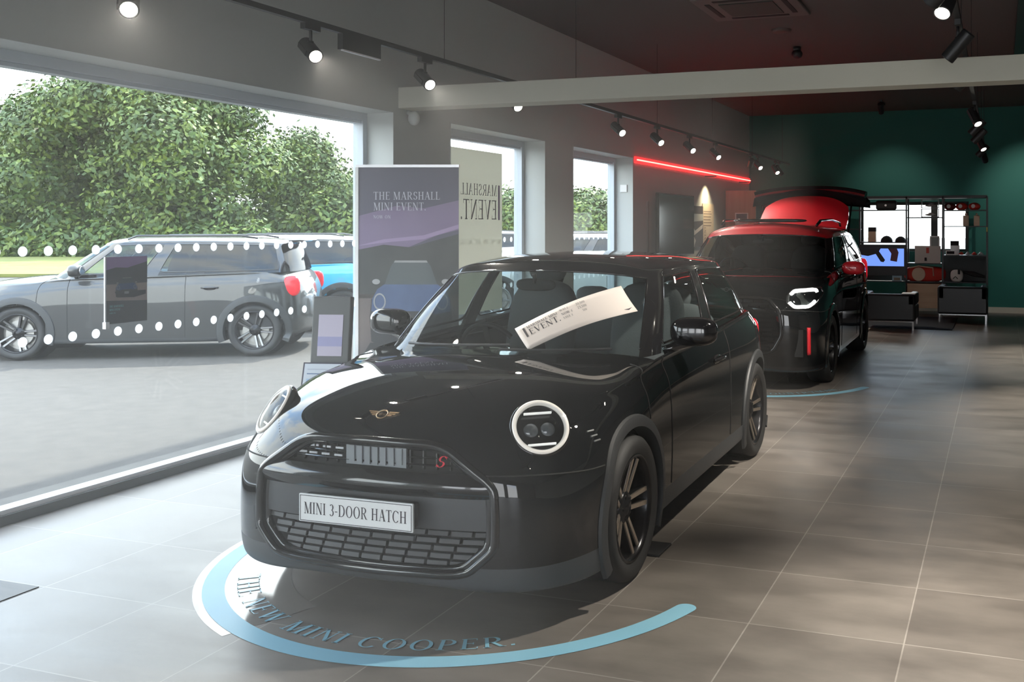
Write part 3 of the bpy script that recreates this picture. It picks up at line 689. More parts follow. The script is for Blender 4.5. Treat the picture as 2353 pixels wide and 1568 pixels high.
# ------------------------------------------------ outdoors
M_asph = mat('asphalt', (.056, .051, .046), .9, noise=(6, (.078, .070, .063), 8), bump=(90, .3))
M_kerb = mat('concrete_paving', (.10, .09, .08), .85, noise=(5, (.13, .12, .105)))
M_grass = mat('verge_grass', (.075, .11, .016), .95, noise=(.8, (.19, .185, .045), 8, (1, 1, 1)), bump=(12, .6))
MB().bb(-90, -5.45, -60, 150, -.15, -.01).obj('ground_asphalt', M_asph)['kind'] = 'structure'
MB().bb(-90, 40, YB+.3, 150, -.16, -.012).obj('ground_car_park', M_asph)['kind'] = 'structure'
MB().bb(-5.45, -5.1, -6, 19.2, -.15, .012).obj('pavement_strip', M_kerb)['kind'] = 'structure'
cy_, sy_ = math.cos(math.radians(18.83)), math.sin(math.radians(18.83))
def at(d, px, z=0): l = (px-1530)/2254.6*d; return (-sy_*d+cy_*l, cy_*d+sy_*l, z)
mb = MB(); mb.poly([at(31, -400), at(31, 1500), at(80, 1500), at(80, -400)], (0, 0, 1), .10)
g_ = mb.obj('verge', M_grass); tag(g_, 'strip of sunlit yellow-green grass beyond the asphalt', 'grass', kind='stuff')
# foliage
def leaf_mats():
    out = []
    for i, (c1, c2) in enumerate((((.018, .042, .006), (.052, .100, .010)), ((.036, .068, .008), (.125, .170, .018)))):
        m = mat('leaves_%d' % i, c1, .6, noise=(.55, c2, 5)); out.append(m)
    return out
LM = leaf_mats(); M_bark = mat('bark', (.06, .05, .04), .9)
def foliage_mesh(key, blobs, n, size, seed):
    r = np.random.default_rng(seed); P = []
    B_ = np.array(blobs, float); w = (B_[:, 3]*B_[:, 4]); w = w/w.sum()
    k = r.choice(len(B_), n, p=w); d = r.normal(size=(n, 3)); d /= np.linalg.norm(d, axis=1)[:, None]
    # lumpy radius
    lump = 1+.16*np.sin(d[:, 0]*7+k)*np.cos(d[:, 2]*6+k*2)+.1*np.sin(d[:, 1]*13+k*3)
    rad = (r.random(n)**.35)*lump
    c = B_[k, :3]+d*rad[:, None]*np.stack([B_[k, 3], B_[k, 3], B_[k, 4]], 1)
    nn = d+r.normal(size=(n, 3))*.55+np.array([0, 0, .35]); nn /= np.linalg.norm(nn, axis=1)[:, None]
    a = np.cross(nn, r.normal(size=(n, 3))); a /= np.linalg.norm(a, axis=1)[:, None]; b = np.cross(nn, a)
    s = size*(.5+r.random(n))[:, None]
    V = np.stack([c-a*s, c-b*s*.5, c+a*s, c+b*s*.5], 1).reshape(-1, 3); F = np.arange(4*n).reshape(-1, 4)
    me = bpy.data.meshes.new(key); me.from_pydata(V.tolist(), [], F.tolist())
    for m in LM: me.materials.append(m)
    me.polygons.foreach_set('material_index', (r.random(n) < .45).astype(int)); me.update(); return me
def tree(label, loc, blobs, n, size, seed, trunk, cat='tree', name='tree', group=None):
    t = empty(name, loc, 0, label, cat, group)
    me = foliage_mesh('crown', blobs, n, size, seed); ref('crown', me, t)
    mb = MB(); h = trunk[1]; r0 = trunk[0]
    mb.tube([(0, 0, -.1), (.05, 0, h*.4), (-.05, .1, h)], [r0, r0*.75, r0*.4], 10)
    rr_ = random.Random(seed)
    for k in range(6):
        a = k*1.05; z = h*(.45+.08*k); mb.tube([(0, 0, z), (math.cos(a)*h*.2, math.sin(a)*h*.2, z+h*.18), (math.cos(a)*h*.33, math.sin(a)*h*.33, z+h*.4)], [r0*.4, r0*.25, r0*.08], 6)
    mb.obj('trunk', M_bark, t, smooth=True); return t
rb = random.Random(3)
def crown(w, h, z0, n, rs=(1.4, 2.6)):
    out = []
    for i in range(n):
        a = rb.random()*2*PI; q = rb.random()**.5; zz = rb.random(); ww = w*(1-.55*max(0, zz-.45)/.55)*(1 if zz > .15 else .9)
        R_ = rs[0]+rb.random()*(rs[1]-rs[0]); out.append((math.cos(a)*q*(ww-R_*.6), math.sin(a)*q*(ww-R_*.6)*.8, z0+R_*.6+zz*(h-z0-R_*1.3), R_, R_*.8))
    return out
tree('huge leafy tree filling the left of the big window', at(54, 335), crown(8.0, 12.2, .6, 80), 124800, 0.142, 1, (.45, 5.0))
tree('tall dense tree at the far left edge of the big window', at(57, 70), crown(3.9, 9.6, .6, 30), 52800, 0.142, 2, (.35, 4.5))
tree('smaller rounded tree just right of the huge tree', at(60, 700), crown(3.3, 8.0, .5, 28), 40800, 0.131, 4, (.3, 4.0))
tree('low spreading tree beside the roll-up banner edge', at(58, 800), crown(2.6, 5.0, .3, 14), 21600, 0.131, 5, (.22, 2.5))
tree('low tree seen through the second window', at(60, 1190), crown(3.6, 4.0, .2, 16), 24000, 0.131, 6, (.22, 2.0))
tree('bright bushy tree seen through the narrow third window', at(56, 1350), crown(3.0, 3.9, .1, 16), 24000, 0.120, 8, (.2, 1.8))
tree('broad tree hidden mostly behind the roll-up banner', at(62, 960), crown(4.5, 5.0, .3, 20), 21600, 0.154, 9, (.25, 2.5))
hb = []
for i in range(46): q = i/45; p = at(50, 650*q-60); hb.append((p[0], p[1], .55+rb.random()*.35, 1.1, .8+rb.random()*.3))
me = foliage_mesh('hedge', hb, 26000, .17, 21); o = bpy.data.objects.new('hedge', me); COL.objects.link(o); tag(o, 'rough low hedge growing at the foot of the trees', 'hedge', kind='stuff')
hb = []
for i in range(44): q = i/43; p = at(56, 400+460*q); hb.append((p[0], p[1], .9+rb.random()*.8, 1.2, 1.1+rb.random()*.6))
me = foliage_mesh('hedge', hb, 15000, .19, 22); o = bpy.data.objects.new('hedge', me); COL.objects.link(o); tag(o, 'dark undergrowth between the big tree and the smaller one', 'hedge', kind='stuff')

# ================================================================== CARS
W18 = wheel_meshes('wheel18', .322, .240, .225, 5, M_wblk, M_wsil)
HUB = (.82, 3.315)
_oz = [.223, .33, .569, .716]; _ow = [.431, .55, .543, .323]
def ocw(z): return np.interp(z, _oz, _ow)
def hero_mask(C): return (C[:, 2] > .236) & (C[:, 2] < .703) & (C[:, 0] < ocw(C[:, 2])-.006) & (C[:, 1] < .5)
hero, HB_, HG, hbv = build_car('hatchback_car', (-2.4-.0003, 4.1-.82, 0), math.radians(1.0),
    'glossy black three-door hatchback parked nearest on the floor ring, price strip across its windscreen',
    dict(hubs=HUB, R=.322, paint=M_paint, wheels=W18, res=10, grille_mask=hero_mask, hero=True, arch0=-28, clad=.050, lipv=2.15, archmat=M_clad, lipmat=M_satin, track=.762,
         mirror=(.915, 1.60, 1.035), handles=(2.30,), rglass=M_glasss, bglass=M_glassw))
def fy(x, z):
    x = x if abs(x) > .003 else .003
    h = hbv.ray_cast(Vector((x, -2, z)), Vector((0, 1, 0))); return h[0].y if h[0] is not None else .5
def dens(pts, n=8, closed=True):
    out = []
    for i in range(len(pts) if closed else len(pts)-1):
        a = pts[i]; b = pts[(i+1) % len(pts)]
        out += [tuple(a[k]+(b[k]-a[k])*j/n for k in range(len(a))) for j in range(n)]
    return out
def rounded(pts, f=.22, n=5):
    out = []; N_ = len(pts)
    for i in range(N_):
        p0, p, p1 = np.array(pts[i-1]), np.array(pts[i]), np.array(pts[(i+1) % N_])
        a = p+(p0-p)*f; b = p+(p1-p)*f
        for k in range(n+1):
            t = k/n; out.append(tuple((1-t)**2*a+2*t*(1-t)*p+t*t*b))
    return out
OCT = [(-.323, .716), (0, .722), (.323, .716), (.543, .569), (.552, .45), (.55, .33), (.431, .223), (0, .216), (-.431, .223), (-.55, .33), (-.552, .45), (-.543, .569)]
oc = dens(rounded(OCT, .25, 4), 3)
mb = MB(); mb.tube([(x, fy(x, z)+.004, z) for x, z in oc], .019, 10, closed=True)
sc_ = lambda s: [(x*s, .47+(z-.47)*s) for x, z in oc]
mb.tube([(x, fy(x, z)+.030, z) for x, z in sc_(.945)], .017, 8, closed=True)
gr = mb.obj('grille', M_gloss, hero, smooth=True); gr['label'] = 'octagonal gloss black grille surround'
def patch(x0f, x1f, z0, z1, off, nz=4, nx=36, bulge=0):
    m_ = MB(); vs = []
    for j in range(nz+1):
        z = z0+(z1-z0)*j/nz; a, b = x0f(z), x1f(z)
        for i in range(nx+1):
            x = a+(b-a)*i/nx; vs.append((x, fy(x, z)+off-bulge*math.sin(PI*j/nz), z))
    m_.add(vs, [(j*(nx+1)+i, j*(nx+1)+i+1, (j+1)*(nx+1)+i+1, (j+1)*(nx+1)+i) for j in range(nz) for i in range(nx)]); return m_
wl_ = lambda z: -float(ocw(z))+.01
wr_ = lambda z: float(ocw(z))-.01
patch(wl_, wr_, .225, .712, .060, 12).obj('grille_backing', M_dark, gr, smooth=True)
patch(wl_, wr_, .520, .612, .012, 8, 40, .022).obj('bumper_bar', M_gloss, gr, smooth=True)
mb = patch(wl_, wr_, .395, .522, .020, 4); mb.obj('plate_panel', M_satin, gr, smooth=True)
mb = MB()   # upper slats
for z in (.635, .662, .690):
    w = float(ocw(z))-.03; mb.tube([(x, fy(x, z)+.040, z) for x in np.linspace(-w, w, 40)], .0045, 6)
for x in np.linspace(-.4, .4, 15): mb.bb(x-.003, x+.003, fy(x, .65)+.04, fy(x, .65)+.058, .615, .705)
mb.obj('upper_slats', M_gloss, gr)
mb = MB()
for z in (.648, .676):
    for x in (-.345, -.29, -.225, -.16, .37):
        if abs(x) < ocw(z)-.06: mb.box((x, fy(x, z)+.036, z), (.038, .006, .008), None)
mb.obj('slat_inserts', M_satinsil, gr)
mb = MB()
for x in np.linspace(-.09, .13, 7): mb.bb(x-.013, x+.013, fy(x, .655)+.026, fy(x, .655)+.031, .625+.006*(abs(x-.02) > .08), .695)
mb.bb(-.12, .16, fy(0, .655)+.034, fy(0, .655)+.045, .618, .700); so = mb.obj('radar_panel', mat('sensor_glass', (.16, .18, .20), .15, coat=1), gr)
mb = MB()   # lower brick mesh
for j, z in enumerate((.258, .288, .318, .348, .378)):
    w = float(ocw(z-.01))-.03; st = .098; x = -w+(st/2 if j % 2 else 0)
    while x < w-.02:
        x1 = min(x+st-.012, w); xm = (x+x1)/2; y0 = fy(xm, z)+.030
        mb.poly([(x, fy(x, z)+.030, z-.011), (x1, fy(x1, z)+.030, z-.011), (x1, fy(x1, z)+.036, z+.008), (x, fy(x, z)+.036, z+.008)], (0, 1, 0), .02)
        x += st
mb.obj('lower_mesh', M_clad, gr, bevel=.002)
# red S
def stroke_text(s, hgt, fn, m, name, parent, cond=1.0, sp=.06):
    mb = MB(); text(mb, s, hgt, fn, sp, cond); return mb.obj(name, m, parent)
stroke_text('S', .046, lambda u, v: (.285+u*1.5+v*.5, fy(.31, .65)+.022, .632+v), mat('red_badge', (.6, .02, .04), .3), 'sport_badge', gr)
# number plate
pz0, pz1 = .402, .514; py = -.028
mb = MB(); mb.bb(-.262, .262, py, py+.012, pz0, pz1); mb.mi = 1; mb.bb(-.25, .25, py+.012, .03, pz0+.01, pz1-.006)
pl = mb.obj('number_plate', [M_plate, M_dark], hero, bevel=.004)
s = 'MINI 3-DOOR HATCH'; h_ = .046; tw_ = tw(s, h_, .05, .83)
mb = MB(); text(mb, s, h_, lambda u, v: (-tw_*.5+u, py-.0008, pz0+.034+v), .05, .83)
for a, b, c, d in ((-.256, .256, pz0+.005, pz0+.0075), (-.256, .256, pz1-.0075, pz1-.005), (-.256, -.2535, pz0+.005, pz1-.005), (.2535, .256, pz0+.005, pz1-.005)):
    mb.add([(a, py-.0008, c), (b, py-.0008, c), (b, py-.0008, d), (a, py-.0008, d)], [(0, 1, 2, 3)])
mb.obj('plate_lettering', M_ink, pl)
# headlights
def headlight(parent, P, nrm, r, label=None):
    q = Vector(nrm).to_track_quat('Z', 'Y').to_matrix().to_4x4()
    zax = Vector(nrm).normalized(); upv = Vector((0, 0, 1)); xa = upv.cross(zax).normalized(); ya = zax.cross(xa)
    Mx = Matrix((xa, ya, zax)).transposed().to_4x4(); Mx.translation = Vector(P)
    mb = MB(); mb.lathe([(r-.030, -.070), (r+.004, -.022), (r+.007, -.006), (r+.003, .005), (r-.004, .006), (r-.006, -.01)], 64, M=Mx); o = mb.obj('headlight', M_gloss, parent, smooth=True)
    mb = MB(); mb.lathe([(r-.004, .002), (r-.002, .011), (r-.010, .015), (r-.019, .012), (r-.022, .002)], 64, M=Mx, close=True); mb.obj('light_ring', mat('drl_ring', (.80, .77, .72), .25, emit=.12, ecol=(1, .95, .85)), o, smooth=True)
    mb = MB(); mb.lathe([(r-.02, .004), (r-.03, -.035), (.0, -.045)], 48, M=Mx)
    mb.box((0, 0, -.03), (.13, .07, .02), Mx); mb.obj('reflector_bowl', mat('lamp_interior', (.02, .02, .022), .2, .3, coat=.5), o, smooth=False)
    mb = MB()
    for yy in (.068, -.068): mb.box((0, yy, -.010), (.115, .007, .010), Mx)
    mb.obj('light_bars', M_drl, o)
    mb = MB()
    for xx in (-.035, .035): mb.lathe([(.030, -.02), (.026, -.012), (.0, -.008)], 24, M=Mx @ Matrix.Translation((xx, 0, 0)))
    mb.obj('projector_lenses', mat('projector_glass', (.10, .11, .12), .05, coat=1), o, smooth=True)
    mb = MB(); mb.lathe([(r-.008, .010), (r*.75, .020), (r*.45, .027), (.0, .030)], 48, M=Mx); mb.obj('lamp_cover', M_lampglass, o, smooth=True)
    return o
for sd in (1, -1):
    hit = hbv.ray_cast(Vector((.645*sd, -2, .768)), Vector((0, 1, 0))); n_ = hit[1]
    nv = Vector((sd*.46, -.80, .40)).normalized(); nv = (nv*.45+Vector((abs(n_.x)*sd, -abs(n_.y), abs(n_.z)))*.55).normalized()
    headlight(hero, hit[0]+nv*.002, nv, .119)
# bonnet emblem
def emblem(parent, P, nrm, s=1.0, m=M_bronze):
    zax = Vector(nrm).normalized(); xa = Vector((1, 0, 0)); ya = zax.cross(xa).normalized()
    Mx = Matrix((xa, ya, zax)).transposed().to_4x4(); Mx.translation = Vector(P)+zax*.003
    mb = MB(); mb.tube([(math.cos(a)*.024*s, math.sin(a)*.024*s, .002) for a in [2*PI*i/32 for i in range(32)]], .0028*s, 8, closed=True, M=Mx)
    for sd in (1, -1):
        for k, (x1, yy) in enumerate(((.072, .013), (.060, .003), (.048, -.007))):
            mb.poly([(sd*.026*s, (yy-.003)*s, 0), (sd*(x1-.004)*s, (yy-.001)*s, 0), (sd*x1*s, (yy+.005)*s, 0), (sd*.026*s, (yy+.004)*s, 0)], (0, 0, 1), .003, Mx)
    h = .011*s; w = tw('MINI', h, .08); mb2 = MB(); text(mb2, 'MINI', h, lambda u, v: tuple(Mx @ Vector((-w/2+u, -h/2+v, .0032))), .08)
    o = mb.obj('emblem', m, parent, auto=True); mb2.obj('emblem_lettering', m, o); 
    mb3 = MB(); mb3.lathe([(.023*s, .001), (0, .0025)], 24, M=Mx); mb3.obj('emblem_disc', M_gloss, o); return o
hit = hbv.ray_cast(Vector((.004, -2, .808)), Vector((0, 1, 0))); emblem(hero, hit[0], hit[1] if hit[1].z > 0 else -hit[1])
# wipers
mb = MB()
def gpt(x, z):
    h = HGB.ray_cast(Vector((x, -1, z)), Vector((0, 1, 0))); return h[0]
HGB = HG.bvh()
for (x0, x1, z1) in ((-.50, .12, .985), (.08, .60, .965)):
    p = [gpt(x0+(x1-x0)*t, .965+(z1-.965)*t) for t in np.linspace(0, 1, 8)]
    p = [q+Vector((0, -.018, .012)) for q in p if q is not None]
    if len(p) > 2: mb.tube(p, .007, 6)
mb.obj('wipers', M_clad, hero)
# side scuttle badge + front bumper side slots
for sd in (1, -1):
    mb = MB()
    for k in range(3):
        z = .73-.02*k; pts = []
        for y in (.46+.006*k, .50+.006*k):
            h = hbv.ray_cast(Vector((3*sd, y, z)), Vector((-sd, 0, 0))); pts.append((h[0].x+.003*sd, y, z))
        mb.tube(pts, .004, 6)
    mb.obj('side_marker', M_satinsil, hero)
# sill shadow gap / roof spoiler
mb = MB(); sp_ = []
mb.ell((0, 3.50, 1.352), (.52, .12, .018), 24, 8, e=.7); mb.obj('roof_spoiler', M_gloss, hero, smooth=True)
# tail lamps
for sd in (1, -1): MB().ell((sd*.70, 3.72, .80), (.09, .06, .12), 16, 10, e=.6).obj('tail_lamp', M_tail, hero, smooth=True)
# price strip lying on the windscreen
STRIP = dict(tl=(.086, 1.061), tr=(.5035, 1.263), br=(.628, 1.138), bl=(.217, .9715))
def sg(u, v):
    s = STRIP; a = [s['bl'][k]+(s['br'][k]-s['bl'][k])*u for k in (0, 1)]; b = [s['tl'][k]+(s['tr'][k]-s['tl'][k])*u for k in (0, 1)]
    x, z = (a[k]+(b[k]-a[k])*v for k in (0, 1)); z += .022*math.sin(PI*u)
    h = HGB.ray_cast(Vector((x, -1, max(z, .958))), Vector((0, 1, 0))); n_ = h[1]; n_ = n_ if n_.y < 0 else -n_
    return h[0]+n_*STO
STO = .004
root_m = hero.matrix_basis.copy(); root_m = Matrix.Translation(hero.location) @ Matrix.Rotation(math.radians(1.0), 4, 'Z')
mb = MB(); NX, NY = 28, 6
g1 = [root_m @ sg(i/NX, j/NY) for j in range(NY+1) for i in range(NX+1)]
mb.add(g1, [(j*(NX+1)+i, j*(NX+1)+i+1, (j+1)*(NX+1)+i+1, (j+1)*(NX+1)+i) for j in range(NY) for i in range(NX)])
ps = mb.obj('price_strip', mat('price_strip_paper', (.80, .72, .66), .6), smooth=True); tag(ps, 'cream paper price strip slanting across the nearest windscreen', 'sign')
md = ps.modifiers.new('t', 'SOLIDIFY'); md.thickness = .0012
STO = .0062; mb = MB(); LW, LH = .66, .19
def sput(s, hgt, x, y, cond=1.0):
    text(mb, s, hgt, lambda u, v: tuple(root_m @ sg((x+u)/LW, (y+v)/LH)), .07, cond)
sput('MARSHALL MINI', .0185, .055, .142); sput('EVENT.', .043, .056, .090)
sput('WAS £', .014, .255, .152); sput('NOW £', .017, .255, .120); sput('SAVE £', .014, .255, .092)
sput('20,500', .017, .355, .150, .9); sput('23,500', .017, .355, .121, .9); sput('500', .015, .375, .094, .9)
mb.add([root_m @ sg(a/LW, b/LH) for a, b in ((.032, .086), (.043, .086), (.043, .160), (.032, .160))], [(0, 1, 2, 3)])
mb.add([root_m @ sg(a/LW, b/LH) for a, b in ((.595, .028), (.62, .018), (.645, .032), (.625, .028), (.615, .028))], [(0, 1, 2, 3, 4)])
mb.obj('strip_lettering', M_ink, ps)

# ------------------------------------------------ the red-roofed crossover
SUVw = dict(
 yw=plerp([(0, 0), (.3, .20), (.82, .87), (1.3, 1.45), (3.315, 3.56), (3.86, 4.43)]),
 zw=plerp([(0, 0), (.165, .20), (.25, .30), (.42, .52), (.58, .74), (.70, .90), (.79, 1.00), (.866, 1.07), (.955, 1.14), (1.0, 1.18)]),
 gzw=plerp([(0, 0), (.3, .40), (.8, .98), (.925, 1.085), (.95, 1.12), (1.0, 1.16), (1.09, 1.25), (1.34, 1.495), (1.385, 1.57), (1.434, 1.64)]),
 gyw=plerp([(0, 0), (1.02, 1.10), (1.31, 1.42), (1.7, 1.78), (2.2, 2.30), (3.3, 3.95), (3.5, 4.20), (3.64, 4.34)]))
W19 = wheel_meshes('wheel19', .345, .255, .235, 5, M_wblk, M_wblk)
def suv_body(N):
    # squarer shoulders, upright nose
    for k in range(8): N[k, 3:6, 1] -= .02
    return N
suv, SB, SG, sbv = build_car('crossover_car', (-2.53, 9.18, 0), math.radians(.5), 'black crossover with a red roof and red mirror caps, its tailgate raised',
    dict(hubs=(.87, 3.56), R=.345, paint=M_paint, wheels=W19, res=6, xs=1.055, top_x=1.10, roofmat=M_red, roof_v=3.05, mirrormat=M_red, seatmat=mat('charcoal_seat', (.035, .035, .037), .8), clad=.07, archmat=M_gloss, lipmat=M_gloss,
         track=.80, mirror=(1.01, 1.72, 1.13), handles=(2.35, 3.25), bodyfix=suv_body, rglass=M_glassd, **SUVw))
def sfy(x, z):
    x = x if abs(x) > .003 else .003
    h = sbv.ray_cast(Vector((x, -2, z)), Vector((0, 1, 0))); return h[0].y if h[0] is not None else .6
mb = MB()
SOCT = [(-.42, .90), (0, .91), (.42, .90), (.53, .78), (.56, .55), (.46, .38), (0, .36), (-.46, .38), (-.56, .55), (-.53, .78)]
so = dens(rounded(SOCT, .22, 3), 3)
mb.tube([(x, sfy(x, z)-.004, z) for x, z in so], .018, 8, closed=True); sgr = mb.obj('grille', M_gloss, suv, smooth=True)
mb = MB()
for z in np.arange(.42, .88, .045):
    w = float(np.interp(z, [.38, .55, .78, .90], [.46, .56, .53, .42]))-.03; x = -w
    while x < w-.05: xm = x+.05; mb.bb(x, min(x+.09, w), sfy(xm, z)-.012, sfy(xm, z)+.01, z-.012, z+.012); x += .10
mb.obj('grille_mesh', M_gloss, sgr)
mb = MB(); mb.bb(-.26, .26, sfy(0, .5)-.035, sfy(0, .5)-.02, .47, .58); mb.obj('number_plate', M_satin, suv)
hh = sbv.ray_cast(Vector((.004, -2, .97)), Vector((0, 1, 0)))
emblem(suv, hh[0], hh[1] if hh[1].z > 0 else -hh[1], .9, M_satinsil)
for sd in (1, -1):   # angular headlamps with a bright C
    shape = [(.59, .92), (.64, .985), (.83, .985), (.865, .93), (.85, .845), (.80, .80), (.66, .80), (.60, .85)]
    cx_, cz_ = .735, .895
    f = lambda p, off=0: (p[0]*sd, sfy(p[0], p[1])+off, p[1])
    mb = MB(); ring = dens(rounded(shape, .2, 3), 2)
    mb.tube([f(p, -.004) for p in ring], .010, 6, closed=True); o = mb.obj('headlight', M_gloss, suv, smooth=True)
    mb = MB(); n_ = len(ring); mb.add([f(p, -.004) for p in ring]+[f((cx_, cz_), -.012)], [(i, (i+1) % n_, n_) if sd > 0 else ((i+1) % n_, i, n_) for i in range(n_)]); mb.obj('reflector_bowl', mat('lamp_dark_glass', (.03, .035, .035), .08, coat=1), o, smooth=True)
    sc2 = lambda s_, pts: [(cx_+(p[0]-cx_)*s_, cz_+(p[1]-cz_)*s_) for p in pts]
    inner = dens(rounded(sc2(.82, shape), .2, 3), 2)
    top = [p for p in inner if p[1] > cz_+.045]; top = sorted(top, key=lambda p: p[0]); bot = sorted([p for p in inner if p[1] < cz_-.03], key=lambda p: p[0])
    mb = MB(); mb.tube([f(p, -.020) for p in top], .014, 6); mb.tube([f(p, -.020) for p in bot], .015, 6); mb.obj('running_light', M_led, o, smooth=True)
    mb = MB(); mb.tube([(sd*.80, sfy(.80, z)-.006, z) for z in np.linspace(.36, .62, 10)], .020, 8); mb.obj('bumper_accent', M_red, suv, smooth=True)
    mb = MB(); mb.bb(sd*.67, sd*.75, sfy(.71, .46)-.005, sfy(.71, .46)+.02, .34, .60); mb.obj('side_intake', M_dark, suv)
    # roof bars
    mb = MB(); mb.tube([(sd*.56, 1.98, 1.60), (sd*.575, 2.15, 1.655), (sd*.575, 3.0, 1.672), (sd*.56, 3.75, 1.645), (sd*.55, 3.9, 1.60)], .016, 8); mb.obj('roof_rail', M_gloss, suv, smooth=True)
mb = MB(); mb.ell((0, 2.05, 1.655), (.44, .10, .022), 24, 8, e=.6); mb.obj('sunroof_deflector', M_gloss, suv, smooth=True)
# raised tailgate: red spoiler panel, then the dark shell
def gate_mat():
    return None
hinge = Vector((0, 4.08, 1.60))
def gate(s_, t_, off=0):   # s_ across -1..1, t_ 0..1 from the hinge outwards
    w = .60*(1-.10*t_)+.03*math.sin(PI*t_); 
    x = s_*w; bow = -.05*s_*s_
    return (x, hinge.y+.50*t_+.02*math.sin(PI*t_)+off*.5, hinge.z+.42*t_+bow*(.4+.6*t_)+.06*math.sin(PI*t_)*(1-s_*s_)-off)
def sheet(t0, t1, ns, ntt, sc_x=1.0, th=.03, rnd=0):
    mb = MB(); vs = []
    for off in (0, th):
        for j in range(ntt+1):
            for i in range(ns+1):
                s_ = -1+2*i/ns; t_ = t0+(t1-t0)*j/ntt
                if rnd: t_ = t0+(t1-t0)*(j/ntt)*(1-rnd*abs(s_)**4)
                vs.append(gate(s_*sc_x, t_, off))
    n1 = ns+1; o = n1*(ntt+1)
    fs = [(j*n1+i, j*n1+i+1, (j+1)*n1+i+1, (j+1)*n1+i) for j in range(ntt) for i in range(ns)]
    fs += [tuple(o+k for k in f)[::-1] for f in fs]
    fs += [(i, o+i, o+i+1, i+1) for i in range(ns)]+[(ntt*n1+i, ntt*n1+i+1, o+ntt*n1+i+1, o+ntt*n1+i) for i in range(ns)]
    fs += [(j*n1, (j+1)*n1, o+(j+1)*n1, o+j*n1) for j in range(ntt)]+[(j*n1+ns, o+j*n1+ns, o+(j+1)*n1+ns, (j+1)*n1+ns) for j in range(ntt)]
    return mb.add(vs, fs)
tg = sheet(.0, 1.0, 20, 10, 1.0, .03, .28).obj('tailgate', M_red, suv, auto=True); tg['label'] = 'raised red tailgate panel'
mb = MB()
mb.tube([(x, 4.62+.10*(1-(x/.8)**2), 2.03+.09*(1-(abs(x)/.8)**2.5)) for x in np.linspace(-.78, .80, 24)], [.05]*24, 10)
vs = []
for i, x in enumerate(np.linspace(-.80, .80, 25)):
    q = 1-(abs(x)/.82)**2.6
    for (dy, dz) in ((.0, -.10-.22*q*.0), (.10, .02+.10*q), (.55, -.02+.06*q), (.60, -.12)):
        vs.append((x, 4.58+dy, 2.02+dz-.05*(1-q)))
mb.add(vs, [(i*4+k, (i+1)*4+k, (i+1)*4+k+1, i*4+k+1) for i in range(24) for k in range(3)])
mb.obj('tailgate_shell', M_gloss, tg, auto=True)
for sd in (1, -1):
    MB().tube([(sd*.60, 4.15, 1.30), (sd*.62, 4.50, 1.92)], .012, 8).obj('gas_strut', M_gloss, suv, smooth=True)
    MB().ell((sd*.78, 4.30, 1.0), (.08, .08, .16), 14, 10, e=.6).obj('tail_lamp', M_tail, suv, smooth=True)

# ------------------------------------------------ cars outside
OUTw = dict(
 yw=plerp([(0, 0), (.82, .85), (1.3, 1.34), (3.315, 3.53), (3.86, 4.12)]), zw=plerp([(0, 0), (.2, .20), (.58, .62), (.7, .745), (.955, .985), (1.0, 1.03)]),
 gzw=plerp([(0, 0), (.3, .32), (.925, .945), (1.0, 1.035), (1.34, 1.39), (1.434, 1.47)]), gyw=plerp([(0, 0), (1.02, 1.02), (1.7, 1.72), (2.2, 2.2), (3.3, 3.70), (3.5, 3.86), (3.64, 3.97)]))
W17 = wheel_meshes('wheel17', .315, .235, .21, 5, M_wblk, mat('grey_spoke', (.20, .20, .21), .3, 1.0), pair=True)
W17s = wheel_meshes('wheel17s', .315, .235, .21, 5, M_satinsil, M_satinsil, pair=False)
def outside_car(name, P, heading, label, paint, roofm, wheels=None, near=1, hub=None, extra=None, **kw):
    hub = hub or (.85, 3.53)[0]
    rz = math.atan2(-heading[0], heading[1])          # heading = rearward direction of the car
    c, s_ = math.cos(rz), math.sin(rz)
    lx = near*.82
    loc = (P[0]-(c*lx-s_*hub), P[1]-(s_*lx+c*hub), 0)
    d = dict(hubs=(.85, 3.53), R=.315, paint=paint, wheels=wheels or W17, res=5, roofmat=roofm, clad=.075, archmat=M_clad, lipmat=M_clad, track=.745,
             mirror=(.90, 1.52, 1.06), handles=(2.20, 3.02), mirrormat=paint, sglass=M_glasss, rglass=M_glassd, cuts=[3.05, 4.25, 6.0, 6.3, 9.2, 9.7]); d.update(OUTw); d.update(kw)
    root, b, g, bv = build_car(name, loc, rz, label, d)
    for sd in (1, -1):
        o = MB().ell((sd*.745, 3.95, .85), (.062, .10, .125), 18, 12, e=.7).obj('tail_lamp', M_tail, root, smooth=True)
        mb = MB(); mb.ell((0, 0, 0), (.11, .11, .03), 20, 8, M=T((sd*.64, .34, .79), rx=1.2)); mb.obj('headlight', M_chrome, root, smooth=True)
        MB().tube([(sd*.55, 1.98, 1.43), (sd*.565, 2.1, 1.475), (sd*.56, 3.3, 1.475), (sd*.54, 3.5, 1.44)], .013, 6).obj('roof_rail', M_gloss, root, smooth=True)
    MB().ell((0, 3.93, 1.41), (.52, .12, .02), 20, 8, e=.6).obj('roof_spoiler', M_gloss, root, smooth=True)
    return root
RW = (.888, .459)
outside_car('hatchback_car', (-11.05, 8.544), RW, 'dark grey five-door hatchback parked right outside the big window', M_dkgrey, M_dkgrey)
outside_car('hatchback_car', (-9.86+.70*RW[0]-.2, 12.08+.70*RW[1]+.1), RW, 'bright blue hatchback with white roof, parked behind the dark grey one', M_blue, M_wcar, hub=3.53, mirrormat=M_wcar)
outside_car('hatchback_car', (-8.235, 15.153), (.95, .31), 'pale silver hatchback seen through the second window', mat('silver_paint', (.55, .57, .58), .3, .4, coat=1), M_wcar, wheels=W17s, hub=.85)
outside_car('hatchback_car', (-9.6, 20.8), (.7, .71), 'white hatchback parked far outside the narrow third window', M_wcar, M_wcar, wheels=W17s, hub=2.0)
